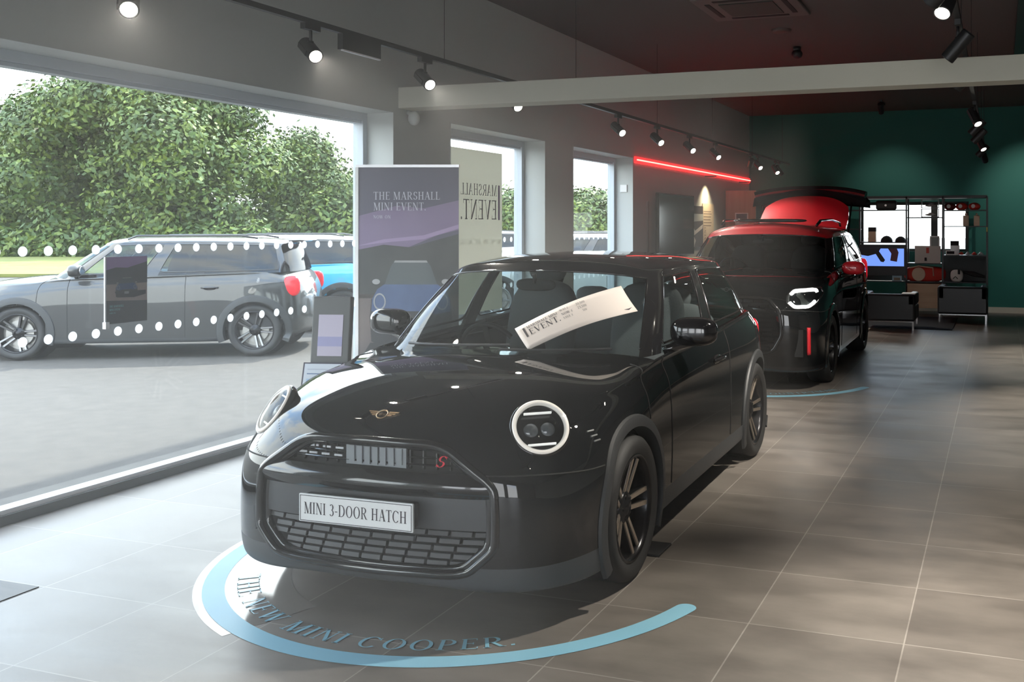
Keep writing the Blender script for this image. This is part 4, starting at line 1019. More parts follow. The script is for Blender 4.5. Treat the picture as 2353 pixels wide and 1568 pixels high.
outside_car('hatchback_car', (-14.0, 24.5), (.7, .71), 'distant white hatchback seen past the second window edge', M_wcar, M_wcar, wheels=W17s, hub=2.0)

# ================================================================== FLOOR DECALS
M_film = mat('clear_floor_film', (.20, .18, .165), .11, spec=.5)
M_ring = mat('light_blue_vinyl', (.24, .50, .64), .42, spec=.3, noise=(3, (.28, .55, .68)))
def arc_poly(mb, cx, cy, r0, r1, a0, a1, z, n=90, cap=False):
    vs = []
    for i in range(n+1):
        a = math.radians(a0+(a1-a0)*i/n); vs += [(cx+r0*math.cos(a), cy+r0*math.sin(a), z), (cx+r1*math.cos(a), cy+r1*math.sin(a), z)]
    mb.add(vs, [(2*i, 2*i+1, 2*i+3, 2*i+2) for i in range(n)])
    if cap:
        a = math.radians(a1); rm = (r0+r1)/2; rr = (r1-r0)/2
        mb.add([(cx+rm*math.cos(a)+rr*(math.cos(a)*math.cos(t)-math.sin(a)*math.sin(t)), cy+rm*math.sin(a)+rr*(math.sin(a)*math.cos(t)+math.cos(a)*math.sin(t)), z) for t in [PI*k/12 for k in range(13)]], [tuple(range(13))])
def floor_decal(cx, cy, label, words, a_end, span, hgt, film=True):
    mb = MB(); arc_poly(mb, cx, cy, 1.135, 1.225, -215, -16, .0016, cap=True)
    o = mb.obj('floor_decal', M_ring); tag(o, label, 'floor decal', 'blue floor rings')
    if film:
        m2 = MB(); arc_poly(m2, cx, cy, .86, 1.262, -215, -112, .0008, 60); m2.obj('clear_film', M_film, o)
    m3 = MB(); L = sum((GL[c][0]+.10) for c in words)*hgt; rb_ = 1.085; tot = math.radians(span); k = rb_*tot/L
    a0 = math.radians(a_end)-tot
    text(m3, words, hgt, lambda u, v: (cx+(rb_-v)*math.cos(a0+u*k/rb_), cy+(rb_-v)*math.sin(a0+u*k/rb_), .0030), .10)
    m3.obj('ring_lettering', mat('ring_lettering_blue', (.24, .50, .62), .3), o); return o
floor_decal(-2.37, 4.20, 'light blue floor ring with lettering under the nearest car', 'THE NEW MINI COOPER.', -53, 92, .092)
floor_decal(-2.40, 10.10, 'light blue floor ring partly hidden at the red-roofed crossover', 'THE NEW MINI COUNTRYMAN.' if 'U' in GL and 'Y' in GL else 'THE NEW MINI.', -30, 92, .085, False)
# dark service hatch in the floor
mb = MB(); mb.bb(-4.56, -3.99, 2.75, 3.185, .0, .004); h_ = mb.obj('floor_hatch', mat('dark_wood_panel', (.045, .042, .04), .5, noise=(3, (.075, .07, .066), 8, (1, 12, 1)))); tag(h_, 'dark grooved floor panel cut into the tiles by the big window', 'floor hatch')

mb = MB(); mb.bb(-1.66, -1.545, 4.43, 4.62, 0, .012); o = mb.obj('wheel_pad', mat('dark_rubber_pad', (.03, .03, .03), .6), bevel=.003); tag(o, "thin dark pad on the floor behind the nearest car's front wheel", 'pad')
# ================================================================== LIGHT TRACKS
def lamp_meshes():
    d = {}
    mb = MB(); mb.bb(-.018, .018, -.07, .07, -.035, 0); d['adapter'] = mb.mesh('lamp_adapter', M_blk)
    mb = MB(); mb.cyl((0, 0, -.030), (0, 0, -.105), .010, n=10); mb.cyl((0, 0, -.10), (0, 0, -.125), .018, n=12); d['stem'] = mb.mesh('lamp_stem', M_blk, True)
    mb = MB(); mb.lathe([(0, .105), (.040, .105), (.045, .098), (.045, -.098), (.042, -.102), (.037, -.100), (.037, -.085)], 28); mb.box((.047, 0, .01), (.008, .03, .15)); d['lamp_body'] = mb.mesh('lamp_body', M_blk, True)
    sharp(d['lamp_body'])
    mb = MB(); mb.lathe([(.037, -.094), (0, -.094)], 24); d['lens'] = mb.mesh('lamp_lens', M_lens)
    return d
LMm = lamp_meshes()
M_lensoff = mat('lamp_lens_unlit', (.05, .05, .05), .2)
def lamp(x, y, zt, aim, label, on=True, power=0, spot=46, group='track spotlights', col=(1, .93, .82)):
    r = empty('track_spotlight', (x, y, zt), 0, label, 'spotlight', group)
    ref('adapter', LMm['adapter'], r); ref('stem', LMm['stem'], r)
    d = Vector(aim)-Vector((x, y, zt-.16)); q = (-d).to_track_quat('Z', 'Y')
    b = ref('lamp_body', LMm['lamp_body'], r, (0, 0, -.155)); b.rotation_mode = 'QUATERNION'; b.rotation_quaternion = q
    l = ref('lens', LMm['lens'], b)
    if not on: l.data = LMoff
    if power:
        ld = bpy.data.lights.new('spot_beam', 'SPOT'); ld.energy = power; ld.spot_size = math.radians(spot); ld.spot_blend = .9; ld.shadow_soft_size = .03; ld.color = col
        lo = bpy.data.objects.new('spot_beam', ld); COL.objects.link(lo); lo.parent = b; lo.location = (0, 0, -.115)
    return r
LMoff = LMm['lens'].copy(); LMoff.materials.clear(); LMoff.materials.append(M_lensoff)
TZ = 2.80
def track(x, y0, y1, zt, label):
    mb = MB(); mb.bb(x-.018, x+.018, y0, y1, zt, zt+.032); o = mb.obj('light_track', M_blk); tag(o, label, 'light track')
    mb = MB(); y = y0+.6
    while y < y1: mb.cyl((x, y, zt+.03), (x, y, ZC-.003), .0025, n=6); y += 2.4
    mb.obj('suspension_wires', M_blk, o); return o
track(-3.93, 1.0, 19.0, TZ, 'long black light track hanging along the window wall')
track(-.25, 1.5, 18.4, TZ+.06, 'black light track hanging over the aisle at the right')
LY = [(3.60, (-1.6, 1.4, 1.0)), (4.90, (-1.5, 3.4, 1.0)), (6.14, (-1.5, 4.6, 1.0)), (7.50, (-1.7, 6.0, 1.0)), (9.92, (-1.7, 8.4, 1.0)), (11.2, (-1.8, 9.8, 1.0)), (12.5, (-1.8, 11.0, 1.0)), (13.75, (-1.9, 12.4, .9)), (16.4, (-2.0, 14.8, .8)), (17.8, (-2.4, 16.2, .6))]
LD = ['cut off by the top edge of the picture', 'just before the small black track box', 'just past the small black track box', 'half hidden by the cream beam', 'first past the cream beam on the window side', 'second past the cream beam on the window side',
      'third past the cream beam on the window side', 'fourth past the cream beam, above the red neon', 'close to the far corner, above the neon end', 'last lit one on the window side track']
for (y, aim), dsc in zip(LY, LD):
    lamp(-3.93, y, TZ, aim, 'lit black track spotlight '+dsc, True, 80, 62)
lamp(-3.93, 15.9, TZ, (-4.7, 17.6, 1.6), 'unlit-looking black track spotlight turned to the wall at the far corner', False, 0)
lamp(-3.93, 18.1, TZ, (-3.2, 18.9, 1.4), 'very last black track spotlight, turned towards the shelves', False, 0)
RYs = [(4.75, (-2.6, 6.2, .3), True, 'pair at the top right picture edge, tilted left'), (5.05, (-.9, 3.2, .3), True, 'pair at the top right picture edge, showing its bright face'), (6.35, (-2.4, 6.9, .3), True, 'large, hanging in front of the cream beam'),
       (7.75, (-2.6, 8.8, .5), True, 'peeping out just under the cream beam'), (10.5, (.9, 9.0, .2), True, 'first of the row below the beam, facing right'), (11.6, (-2.6, 11.9, .3), False, 'second of the row below the beam'),
       (12.7, (-2.6, 13.2, .3), False, 'third of the row below the beam'), (13.9, (.9, 12.6, .2), True, 'fourth of the row below the beam, facing right'), (15.2, (-2.6, 15.8, .3), False, 'fifth of the row below the beam'), (16.6, (.4, 18.8, .8), False, 'lowest-looking and last of the row below the beam')]
RYs += [(2.3, (.5, 3.4, 0), True, 'added out of view to light the floor, nearest the camera'), (3.6, (.4, 5.2, 0), True, 'added out of view to light the floor, second along the track')]  # two unseen lamps added to brighten the floor
for y, aim, on, dsc in RYs:
    lamp(-.25, y, TZ+.06, aim, 'black aisle spotlight, '+dsc, on, 170 if on else 0, 70, 'aisle track spotlights')
mb = MB(); mb.bb(-.02, .02, -.20, .20, -.10, 0); mb.mi = 1; mb.bb(.0, .022, -.195, .195, -.108, -.10); o = mb.obj('emergency_light', [M_blk, M_white]); o.location = (-3.93, 5.38, TZ); tag(o, 'small flat black box under the window-side light track', 'light fitting')
# wall washers over the posters near the far corner
for y, lb in ((16.0, 'tiny recessed wall lamp glowing above the cream poster'), (18.3, 'tiny recessed wall lamp glowing above the wood panel')):
    o = MB().bb(XW, XW+.20, y-.03, y+.03, 2.435, 2.455).obj('wall_lamp', M_blk); tag(o, lb, 'wall lamp')
    ld = bpy.data.lights.new('washer_beam', 'SPOT'); ld.energy = 34; ld.spot_size = math.radians(105); ld.spot_blend = .9; ld.color = (1, .80, .50); ld.shadow_soft_size = .02
    lo = bpy.data.objects.new('washer_beam', ld); COL.objects.link(lo); lo.parent = o; lo.location = (XW+.24, y, 2.42); lo.rotation_euler = Vector((-.16, 0, -1)).to_track_quat('-Z', 'Y').to_euler()
# red neon line
mb = MB(); mb.cyl((XW+.042, 12.60, 2.505), (XW+.042, 19.02, 2.505), .009, n=12); mb.mi = 1; mb.bb(XW+.001, XW+.03, 12.58, 19.04, 2.462, 2.548)  # added glowing strip behind the tube paints its red halo
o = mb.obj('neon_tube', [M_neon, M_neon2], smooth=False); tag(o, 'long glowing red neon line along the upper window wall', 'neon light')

# ================================================================== CEILING FITTINGS
mb = MB(); cx, cy = -2.35, 9.55
mb.bb(cx-.50, cx+.50, cy-.50, cy+.50, ZC-.035, ZC)
o = mb.obj('ceiling_cassette', mat('grey_cassette', (.11, .10, .095), .6), bevel=.01); tag(o, 'square dark grille unit set in the ceiling', 'ceiling vent')
MB().bb(cx-.27, cx+.27, cy-.27, cy+.27, ZC-.045, ZC-.035).obj('intake_grille', mat('grille_greenish', (.045, .05, .045), .7), o)
for dx, dy, w_, d_ in ((.38, 0, .05, .6), (-.38, 0, .05, .6), (0, .38, .6, .05), (0, -.38, .6, .05)): MB().bb(cx+dx-w_/2, cx+dx+w_/2, cy+dy-d_/2, cy+dy+d_/2, ZC-.040, ZC-.034).obj('air_slot', M_dark, o)
o = MB().lathe([(0, -.03), (.10, -.03), (.11, -.015), (.115, 0)], 32).obj('ceiling_speaker', mat('brown_grille', (.10, .07, .065), .6), smooth=True, loc=(-2.33, 10.85, ZC)); tag(o, 'round flat speaker disc on the dark ceiling', 'speaker')
mb = MB(); mb.ell((0, 0, -.09), (.07, .07, .06), 14, 8); mb.cyl((0, 0, -.05), (0, 0, 0), .05, n=12)
o = mb.obj('ceiling_sensor', M_blk, smooth=True, loc=(-2.37, 11.95, ZC)); tag(o, 'small black knobbly sensor hanging from the ceiling', 'sensor')
o = MB().ell((0, 0, -.04), (.07, .07, .04), 14, 8).obj('ceiling_sensor', M_blk, smooth=True, loc=(-2.0, 17.7, ZC)); tag(o, 'tiny dark dome on the far ceiling beyond the beam', 'sensor')
mb = MB(); mb.ell((XW+.06, 7.16, 2.50), (.05, .05, .06), 14, 10); mb.cyl((XW, 7.16, 2.55), (XW+.06, 7.16, 2.52), .02, n=10)
o = mb.obj('security_camera', mat('pale_camera', (.6, .62, .6), .4), smooth=True); tag(o, 'small white dome camera below the beam end', 'camera')
o = MB().bb(XF+.01, XF+.03, 12.515, 12.53, 0, .01).obj('switch_plate', M_white) if False else MB().bb(-4.93, -4.83, 12.515, 12.527, 2.06, 2.16).obj('wall_switch', M_white, bevel=.003); tag(o, 'small white square switch box on the third window reveal', 'switch')

# ================================================================== DISPLAYS BY THE WINDOW
# roll-up banner
RZ = math.radians(18.0)
ban = empty('roll_up_banner', at(7.3, 937), RZ, 'tall purple roll-up banner with a blue car picture beside the big window', 'banner')
M_pA = mat('print_slate_violet', (.070, .066, .110), .45); M_pB = mat('print_violet', (.16, .115, .22), .45, noise=(3, (.20, .15, .26))); M_pC = mat('print_dark_forest', (.022, .026, .028), .45, noise=(6, (.04, .045, .045)))
M_pD = mat('print_road', (.16, .13, .12), .45, noise=(3, (.12, .10, .10))); M_pE = mat('print_lilac', (.30, .22, .38), .45); M_pT = mat('print_text_pale', (.50, .50, .58), .5)
M_cB = mat('print_car_blue', (.035, .07, .17), .4, noise=(5, (.06, .11, .24))); M_cG = mat('print_car_glass', (.06, .08, .09), .4); M_cK = mat('print_car_black', (.02, .022, .026), .4); M_cP = mat('print_plate_grey', (.32, .33, .34), .5)
def car_print(fn, parent, parts=True):
    """flat printed picture of a small car seen from the front; fn(u, v, layer) with u, v in 0..1 of the picture width"""
    L = [('print_car_body', M_cK, [(.10, .02), (.16, .0), (.84, .0), (.90, .02), (.915, .20), (.90, .33), (.10, .33), (.085, .20)]),
         ('print_bonnet', M_cB, [(.10, .24), (.11, .33), (.16, .40), (.23, .435), (.77, .435), (.84, .40), (.89, .33), (.90, .24), (.70, .21), (.30, .21)]),
         ('print_windscreen', M_cG, [(.235, .435), (.30, .57), (.335, .605), (.665, .605), (.70, .57), (.765, .435)]),
         ('print_grille', M_cK, [(.26, .08), (.22, .13), (.24, .21), (.32, .24), (.68, .24), (.76, .21), (.78, .13), (.74, .08)]),
         ('print_plate', M_cP, [(.41, .10), (.58, .10), (.58, .18), (.41, .18)])]
    for i, (nm, m, pts) in enumerate(L):
        mb = MB(); mb.add([fn(u, v, i) for u, v in pts], [tuple(range(len(pts)))]); mb.obj(nm, m, parent)
    mb = MB()
    for c in (.185, .815):
        mb.add([fn(c+math.cos(t)*.062*k, .31+math.sin(t)*.062*k, 6) for t in [2*PI*q/24 for q in range(24)] for k in (1, .8)], [(2*q, (2*q+2) % 48, (2*q+3) % 48, 2*q+1) for q in range(24)])
    for c in (.15, .85): mb.add([fn(c+math.cos(t)*.040, .455+math.sin(t)*.020, 6) for t in [2*PI*q/12 for q in range(12)]], [tuple(range(12))])
    mb.add([fn(u, v, 6) for u, v in ((.33, .595), (.67, .595), (.66, .610), (.34, .610))], [(0, 1, 2, 3)])
    mb.obj('print_highlights', M_cP, parent)
BW, BH = .760, 2.045
o = MB().bb(-BW/2, BW/2, 0, .004, .09, BH-.02).obj('banner_sheet', M_pA, ban)
def bfn(l): return lambda u, v: (-BW/2+u, -.0006-.0004*l, v)
f1 = bfn(1)
def flat(name, m, pts, par, lay=1, f=None): MB().add([(f or bfn(lay))(u, v) for u, v in pts], [tuple(range(len(pts)))]).obj(name, m, par)
flat('print_sky', M_pB, [(0, 1.40), (.18, 1.44), (.36, 1.42), (.60, 1.52), (.76, 1.56), (.76, 1.78), (.5, 1.72), (.3, 1.74), (0, 1.66)], o)
flat('print_cloud', M_pE, [(0, 1.44), (.2, 1.49), (.5, 1.52), (.76, 1.60), (.76, 1.57), (.5, 1.49), (.25, 1.47)], o, 2)
flat('print_hillside', M_pC, [(0, 1.05), (0, 1.41), (.2, 1.45), (.4, 1.43), (.76, 1.53), (.76, 1.05)], o, 2)
flat('print_road', M_pD, [(0, .1), (0, 1.08), (.76, 1.08), (.76, .1)], o, 2)
flat('print_shadow', M_cK, [(.04, .62), (.10, .56), (.62, .50), (.76, .50), (.76, .72), (.1, .72)], o, 3)
car_print(lambda u, v, l: (-.346+u*.74, -.0030-.0004*l, .71+v*1.02), o)
mb = MB(); text(mb, 'THE MARSHALL', .058, lambda u, v: (-BW/2+.125+u, -.006, 1.785+v), .06, .92); text(mb, 'MINI EVENT.', .058, lambda u, v: (-BW/2+.125+u, -.006, 1.705+v), .06, .92); text(mb, 'NOW ON', .024, lambda u, v: (-BW/2+.125+u, -.006, 1.645+v), .1, 1.0)
mb.obj('banner_lettering', M_pT, o)
MB().bb(-BW/2-.005, BW/2+.005, -.012, .016, BH-.02, BH).obj('top_rail', M_satinsil, ban)
MB().bb(-BW/2-.012, -BW/2+.012, -.006, .010, .10, BH-.02).obj('edge_strip', M_white, ban)
MB().bb(-BW/2-.03, BW/2+.03, -.10, .10, 0, .09).obj('base_cassette', M_satinsil, ban, bevel=.01)
# information stand
ks = empty('information_stand', at(5.5, 742), math.radians(14), 'slim dark grey information stand between the car and the big window', 'display stand')
Mt = T((0, 0, 0), rx=math.radians(-7))
mb = MB(); mb.bb(-.112, .112, -.02, .030, .40, 1.19, Mt); o = mb.obj('stand_body', mat('stand_grey', (.10, .105, .11), .5), ks, bevel=.006)
mb = MB(); mb.bb(-.072, .072, -.0225, -.018, .85, 1.085, Mt); sc1 = mb.obj('poster_card', mat('lilac_card', (.50, .46, .58), .4), ks)
flat('card_band', mat('card_band_blue', (.33, .33, .55), .5), [(0, 0), (.144, 0), (.144, .055), (0, .055)], sc1, f=lambda u, v: tuple(Mt @ Vector((-.072+u, -.0232, .905+v))))
mb = MB(); mb.bb(-.105, .105, -.16, -.12, .40, .47); mb.bb(-.12, .12, -.18, .12, 0, .02); mb.bb(-.10, .10, -.06, -.0, .02, .42); mb.obj('stand_foot', mat('stand_black', (.03, .03, .032), .5), ks, bevel=.004)
Mt2 = T((0, -.028, .60), rx=math.radians(-16))
mb = MB(); mb.bb(-.118, .105, -.02, 0, -.12, .222, Mt2); lo_ = mb.obj('lower_panel', mat('stand_dark_blue', (.04, .04, .07), .5), ks)
mb = MB(); mb.bb(-.108, .100, -.023, -.02, -.11, .214, Mt2); sh = mb.obj('price_sheet', mat('pale_blue_paper', (.60, .66, .74), .5), lo_)
for q, (z, c_) in enumerate(((.18, (.45, .50, .60)), (.155, (.12, .20, .36)), (.10, (.36, .52, .70)), (.055, (.16, .28, .36)), (.02, (.40, .55, .50)))):
    flat('sheet_line', mat('sheet_tint_%d' % q, c_, .6), [(-.09, z), (.08 if q != 0 else .03, z), (.08 if q != 0 else .03, z+(.006 if q in (1, 3, 0) else .03)), (-.09, z+(.006 if q in (1, 3, 0) else .03))], sh, f=lambda u, v: tuple(Mt2 @ Vector((u, -.0236, v))))
# small poster held against the big window
M_qD = mat('poster_brown_road', (.34, .28, .26), .5); M_qB = mat('poster_purple_sky', (.34, .24, .46), .5); M_qC = mat('poster_dusk', (.075, .08, .09), .5)  # print colours lightened to make up for the backlit shade
wp = empty('window_poster', (-4.99, 4.555, 0), PI/2, 'small dark poster with a blue car clipped against the big window', 'poster')
o = MB().bb(-.148, .148, 0, .004, 1.005, 1.403).obj('poster_sheet', M_qD, wp)
pf = lambda u, v: (-.148+u, -.0006, 1.005+v)
pf2 = lambda u, v: (-.148+u, -.0010, 1.005+v)
flat('print_sky', M_qB, [(0, .30), (.1, .32), (.296, .345), (.296, .398), (0, .398)], o, f=pf)
flat('print_hillside', M_qC, [(0, .235), (0, .32), (.07, .335), (.15, .33), (.296, .365), (.296, .235)], o, f=pf2)
flat('print_base', M_qC, [(0, 0), (.296, 0), (.296, .125), (0, .14)], o, f=pf)
flat('print_shadow', M_cK, [(.06, .19), (.08, .155), (.2, .150), (.285, .165), (.285, .19)], o, f=lambda u, v: (-.148+u, -.0014, 1.005+v))
car_print(lambda u, v, l: (-.148+.05+u*.19, -.0018-.0002*l, 1.005+.155+v*.19), o)
mb = MB(); M_cy = mat('print_cyan_text', (.25, .62, .70), .5)
for z, l in ((.098, .20), (.078, .15)): text(mb, 'THE MARSHALL' if z > .09 else 'MINI EVENT.', .0125, lambda u, v: (-.148+.024+u, -.0012, 1.005+z+v), .08, .85)
text(mb, 'NOW ON', .008, lambda u, v: (-.148+.024+u, -.0012, 1.005+.060+v), .1)
mb.obj('poster_lettering', M_cy, o)
MB().bb(-.156, -.148, -.004, .006, .99, 1.405).bb(-.165, -.140, -.02, .006, .98, 1.02).obj('poster_clip', M_white, wp)
# big white poster on the second window, seen from the back
M_back = translucent('backlit_paper', (.62, .60, .52), .55)
wp = empty('window_poster', (-5.02, 8.80, 0), PI/2, 'large cream poster filling the second window, its lettering seen mirrored', 'poster')
o = MB().bb(-.985, .52, 0, .002, .72, 2.36).obj('poster_sheet', M_back, wp)
mb = MB(); text(mb, 'MARSHALL', .115, lambda u, v: (.405-u, -.001, 1.905+v), .06, .98); text(mb, 'EVENT.', .20, lambda u, v: (.405-u, -.001, 1.66+v), .06, .88); mb.obj('poster_lettering', mat('poster_back_ink', (.10, .085, .09), .7), o)
MB().add([(.43, -.001, 1.655), (.47, -.001, 1.655), (.47, -.001, 2.02), (.43, -.001, 2.02)], [(0, 1, 2, 3)]).obj('poster_bar', mat('poster_back_violet', (.17, .08, .22), .7), o)

# ================================================================== FAR WALL
tvr = empty('television', (XW+.10, 14.12, 1.60), PI/2, 'large black switched-off television standing proud of the window wall', 'television')
MB().bb(-.86, .86, -.02, .03, -.45, .48).obj('casing', M_blk, tvr, bevel=.006); MB().bb(-.84, .84, -.024, -.02, -.43, .46).obj('screen', mat('tv_screen', (.025, .035, .045), .12), tvr); MB().bb(-.2, .2, .03, .09, -.2, .2).obj('wall_bracket', M_blk, tvr)
o = MB().bb(XW, XW+.02, 13.10, 13.125, .1, 1.95).obj('cable_trunking', mat('grey_trunking', (.20, .20, .19), .6)); tag(o, 'thin vertical grey cable trunking left of the television', 'trunking')
wp = empty('wall_poster', (XW+.012, 15.42, 0), PI/2, 'narrow dark poster with a white figure picture beside the television', 'poster')
o = MB().bb(-.42, .42, 0, .01, 1.25, 1.93).obj('poster_sheet', mat('poster_brown', (.05, .04, .045), .5), wp)
q_ = lambda u, v: (u, -.001, v)
flat('print_band', mat('poster_grey_print', (.34, .36, .35), .5), [(-.42, 1.66), (.42, 1.69), (.42, 1.80), (-.42, 1.80)], o, f=q_)
flat('print_figure', mat('poster_white_print', (.55, .52, .50), .5), [(-.40, 1.25), (-.10, 1.25), (.0, 1.36), (-.12, 1.44), (.38, 1.56), (.40, 1.63), (-.05, 1.52), (-.18, 1.62), (-.40, 1.60)], o, f=q_)
wp = empty('wall_poster', (XW+.010, 16.15, 0), PI/2, 'cream panel poster with small print next to the narrow dark poster', 'poster')
o = MB().bb(-.34, .34, 0, .012, 1.0, 1.98).obj('poster_sheet', mat('cream_poster', (.62, .52, .40), .55), wp)
mb = MB()
for z in (1.84, 1.80, 1.75, 1.70, 1.65, 1.60): mb.add([(-.28, -.001, z), (.20-.1*((z*100) % 3)/3, -.001, z), (.20-.1*((z*100) % 3)/3, -.001, z+.014), (-.28, -.001, z+.014)], [(0, 1, 2, 3)])
text(mb, 'EVENT', .10, lambda u, v: (-.14-v, -.001, 1.32+u), .06, .7)
mb.obj('poster_lettering', mat('brown_print', (.20, .15, .12), .6), o)
M_wood = mat('pale_wood_veneer', (.40, .22, .155), .5, noise=(1.6, (.48, .27, .19), 6, (9, 9, .7)))
M_wood2 = mat('oak_veneer', (.46, .30, .17), .5, noise=(1.6, (.55, .37, .22), 6, (.8, 1, 9)))
wd = empty('wood_cabinet', (-4.28, 17.2, 0), 0, 'tall pinkish wooden cabinet panel with a notice on it, in the far corner', 'cabinet')
MB().bb(-.44, .12, 0, .04, 0, 2.24).obj('side_panel', M_wood, wd, bevel=.004)
MB().bb(.08, .12, .04, .9, 0, 2.24).bb(-.44, .12, .04, .9, 2.18, 2.24).obj('carcass', M_blk, wd)
nt_ = MB().bb(-.26, -.02, -.003, 0, 1.42, 1.84).obj('notice', M_paper, wd); flat('notice_picture', mat('notice_dark', (.12, .10, .12), .5), [(-.24, 1.66), (-.04, 1.66), (-.04, 1.82), (-.24, 1.82)], nt_, f=lambda u, v: (u, -.004, v))
flat('notice_print', M_inkg, [(-.24, 1.49), (-.05, 1.49), (-.05, 1.505), (-.24, 1.505)], nt_, f=lambda u, v: (u, -.004, v))
# shelving unit along the back wall
SY = 18.25; SX0, SX1 = -3.95, -.225
sh = empty('shelving_unit', (0, SY, 0), 0, 'long open black metal shelving unit along the teal wall', 'shelving')
for x in (SX0, -3.25, -2.45, -1.615, -.98, SX1): MB().bb(x-.015, x+.015, 0, .03, 0, 2.13).bb(x-.015, x+.015, .40, .43, 0, 2.13).obj('upright', M_blk, sh)
MB().bb(SX0, SX1, 0, .43, 2.10, 2.13).obj('top_rail', M_blk, sh)
MB().bb(SX0, SX1, .38, .43, 2.13, 2.16).obj('rear_rail', M_blk, sh)
shelves = [(-2.45, -1.615, 1.90), (-2.45, -1.615, 1.31), (-1.615, -.98, 1.76), (-1.615, -.98, .93), (-.98, SX1, 1.89), (-.98, SX1, 1.60), (-.98, SX1, 1.08), (-2.45, SX1, .60), (-3.95, -2.45, 1.90), (-3.95, -2.45, 1.55), (-3.95, -2.45, 1.0)]
for a, b, z in shelves: MB().bb(a+.015, b-.015, 0, .42, z-.018, z).obj('shelf_board', M_blk, sh)
MB().bb(-.98, SX1, .36, .38, .60, 1.06).obj('back_panel', mat('dark_panel', (.018, .022, .022), .6), sh); MB().bb(-2.45, -1.6, .36, .38, .60, .90).obj('back_panel', mat('dark_panel'), sh)
MB().bb(-1.62, -.98, .0, .40, .12, .56).obj('drawer_box', M_wood2, sh, bevel=.003)
def item(name, label, cat, build, mats, group=None, smooth=False, bevel=0):
    mb = MB(); build(mb); o = mb.obj(name, mats, smooth=False, bevel=bevel, auto=smooth); return tag(o, label, cat, group)
yS = SY
def cap_(mb, x, z, r=.085):
    mb.ell((x, yS+.14, z+.0), (r, r*1.05, r*1.05), 18, 10); mb.v = [(a, b, max(c, z)) for a, b, c in mb.v]
    mb.poly([(x-.06, yS+.07, z), (x+.06, yS+.07, z), (x+.045, yS-.01, z), (x-.045, yS-.01, z)], (0, 0, 1), .006)
# television in the shelving showing a blue picture
t = empty('television', (-2.02, yS-.02, .92), 0, 'screen in the shelving glowing with a bright blue picture', 'television')
MB().bb(-.44, .40, 0, .03, -.22, .34).obj('casing', M_blk, t, bevel=.004); sc3 = MB().bb(-.40, .365, -.003, 0, -.05, .27).obj('screen', mat('screen_blue', (.12, .22, .6), .3, emit=.55, ecol=(.16, .30, .95)), t)
flat('picture_dark_shape', M_blk, [(-.40, .27), (-.05, .27), (-.08, .22), (.03, .06), (.0, .02), (-.05, .03), (-.14, .17), (-.28, .13), (-.40, .15)], sc3, f=lambda u, v: (u, -.004, v))
flat('picture_red_shape', mat('screen_maroon', (.12, .01, .03), .4), [(.08, .27), (.24, .27), (.27, .20), (.24, .03), (.12, .05), (.14, .18)], sc3, f=lambda u, v: (u, -.004, v))
item('cap', 'dark cap with a small round badge on the top shelf', 'cap', lambda m: m.bb(-2.17, -1.80, yS+.06, yS+.2, 1.90, 2.07), M_dark, bevel=.03)
item('badge', 'small pale round badge on the dark box, top shelf', 'badge', lambda m: m.cyl((-1.99, yS+.062, 1.98), (-1.99, yS+.05, 1.98), .02, n=16), M_white)
item('boxed_candle', 'tan box with a dark lid on the bright window shelf', 'box', lambda m: (m.bb(-2.31, -2.17, yS+.08, yS+.2, 1.31, 1.50), setattr(m, 'mi', 1), m.bb(-2.31, -2.17, yS+.08, yS+.2, 1.50, 1.58)), [mat('tan_card', (.55, .40, .28), .6), M_dark])
item('cap', 'left one of two black caps in front of the far window', 'cap', lambda m: cap_(m, -1.98, 1.31, .11), M_dark, smooth=True)
item('cap', 'right one of two black caps in front of the far window', 'cap', lambda m: cap_(m, -1.73, 1.31, .10), M_dark, smooth=True)
M_mcar = mat('grey_model_car', (.35, .34, .33), .4)
for k, z in enumerate((1.76, 1.925)):
    item('display_box', ('lower' if k == 0 else 'upper')+' one of two clear boxes holding a model car', 'display box',
         lambda m: (m.bb(-1.36, -1.05, yS+.06, yS+.2, z, z+.012), m.bb(-1.36, -1.345, yS+.06, yS+.2, z, z+.15), m.bb(-1.065, -1.05, yS+.06, yS+.2, z, z+.15), m.bb(-1.36, -1.05, yS+.06, yS+.2, z+.145, z+.155)), mat('clear_plastic_edge', (.12, .12, .12), .3), bevel=.003)
    item('model_car', 'tiny grey model car in the '+('lower' if k == 0 else 'upper')+' clear box', 'model car', lambda m: (m.ell((-1.20, yS+.13, z+.045), (.10, .035, .022), 14, 8), m.ell((-1.19, yS+.13, z+.065), (.05, .028, .022), 12, 6)), M_mcar, smooth=True)
item('picture_card', 'framed card leaning on the middle shelf before the far window', 'card', lambda m: (m.bb(-1.21, -1.04, yS+.10, yS+.115, .95, 1.42), setattr(m, 'mi', 1), m.bb(-1.19, -1.06, yS+.097, yS+.10, 1.18, 1.40)), [M_paper, mat('card_grey', (.22, .24, .23), .5)])
item('map_print', 'pale illustrated folded map standing on the middle shelf', 'print', lambda m: (m.bb(-1.47, -1.02, yS+.06, yS+.07, .93, 1.24), setattr(m, 'mi', 1), m.bb(-1.27, -1.22, yS+.057, yS+.06, 1.11, 1.21), setattr(m, 'mi', 2), m.bb(-1.30, -1.26, yS+.057, yS+.06, .97, 1.03)), [mat('map_paper', (.55, .50, .45), .6), mat('map_red', (.6, .06, .04), .5), M_dark])
M_redc = mat('red_cloth', (.50, .03, .015), .7); M_cream = mat('cream_cloth', (.62, .48, .34), .8)
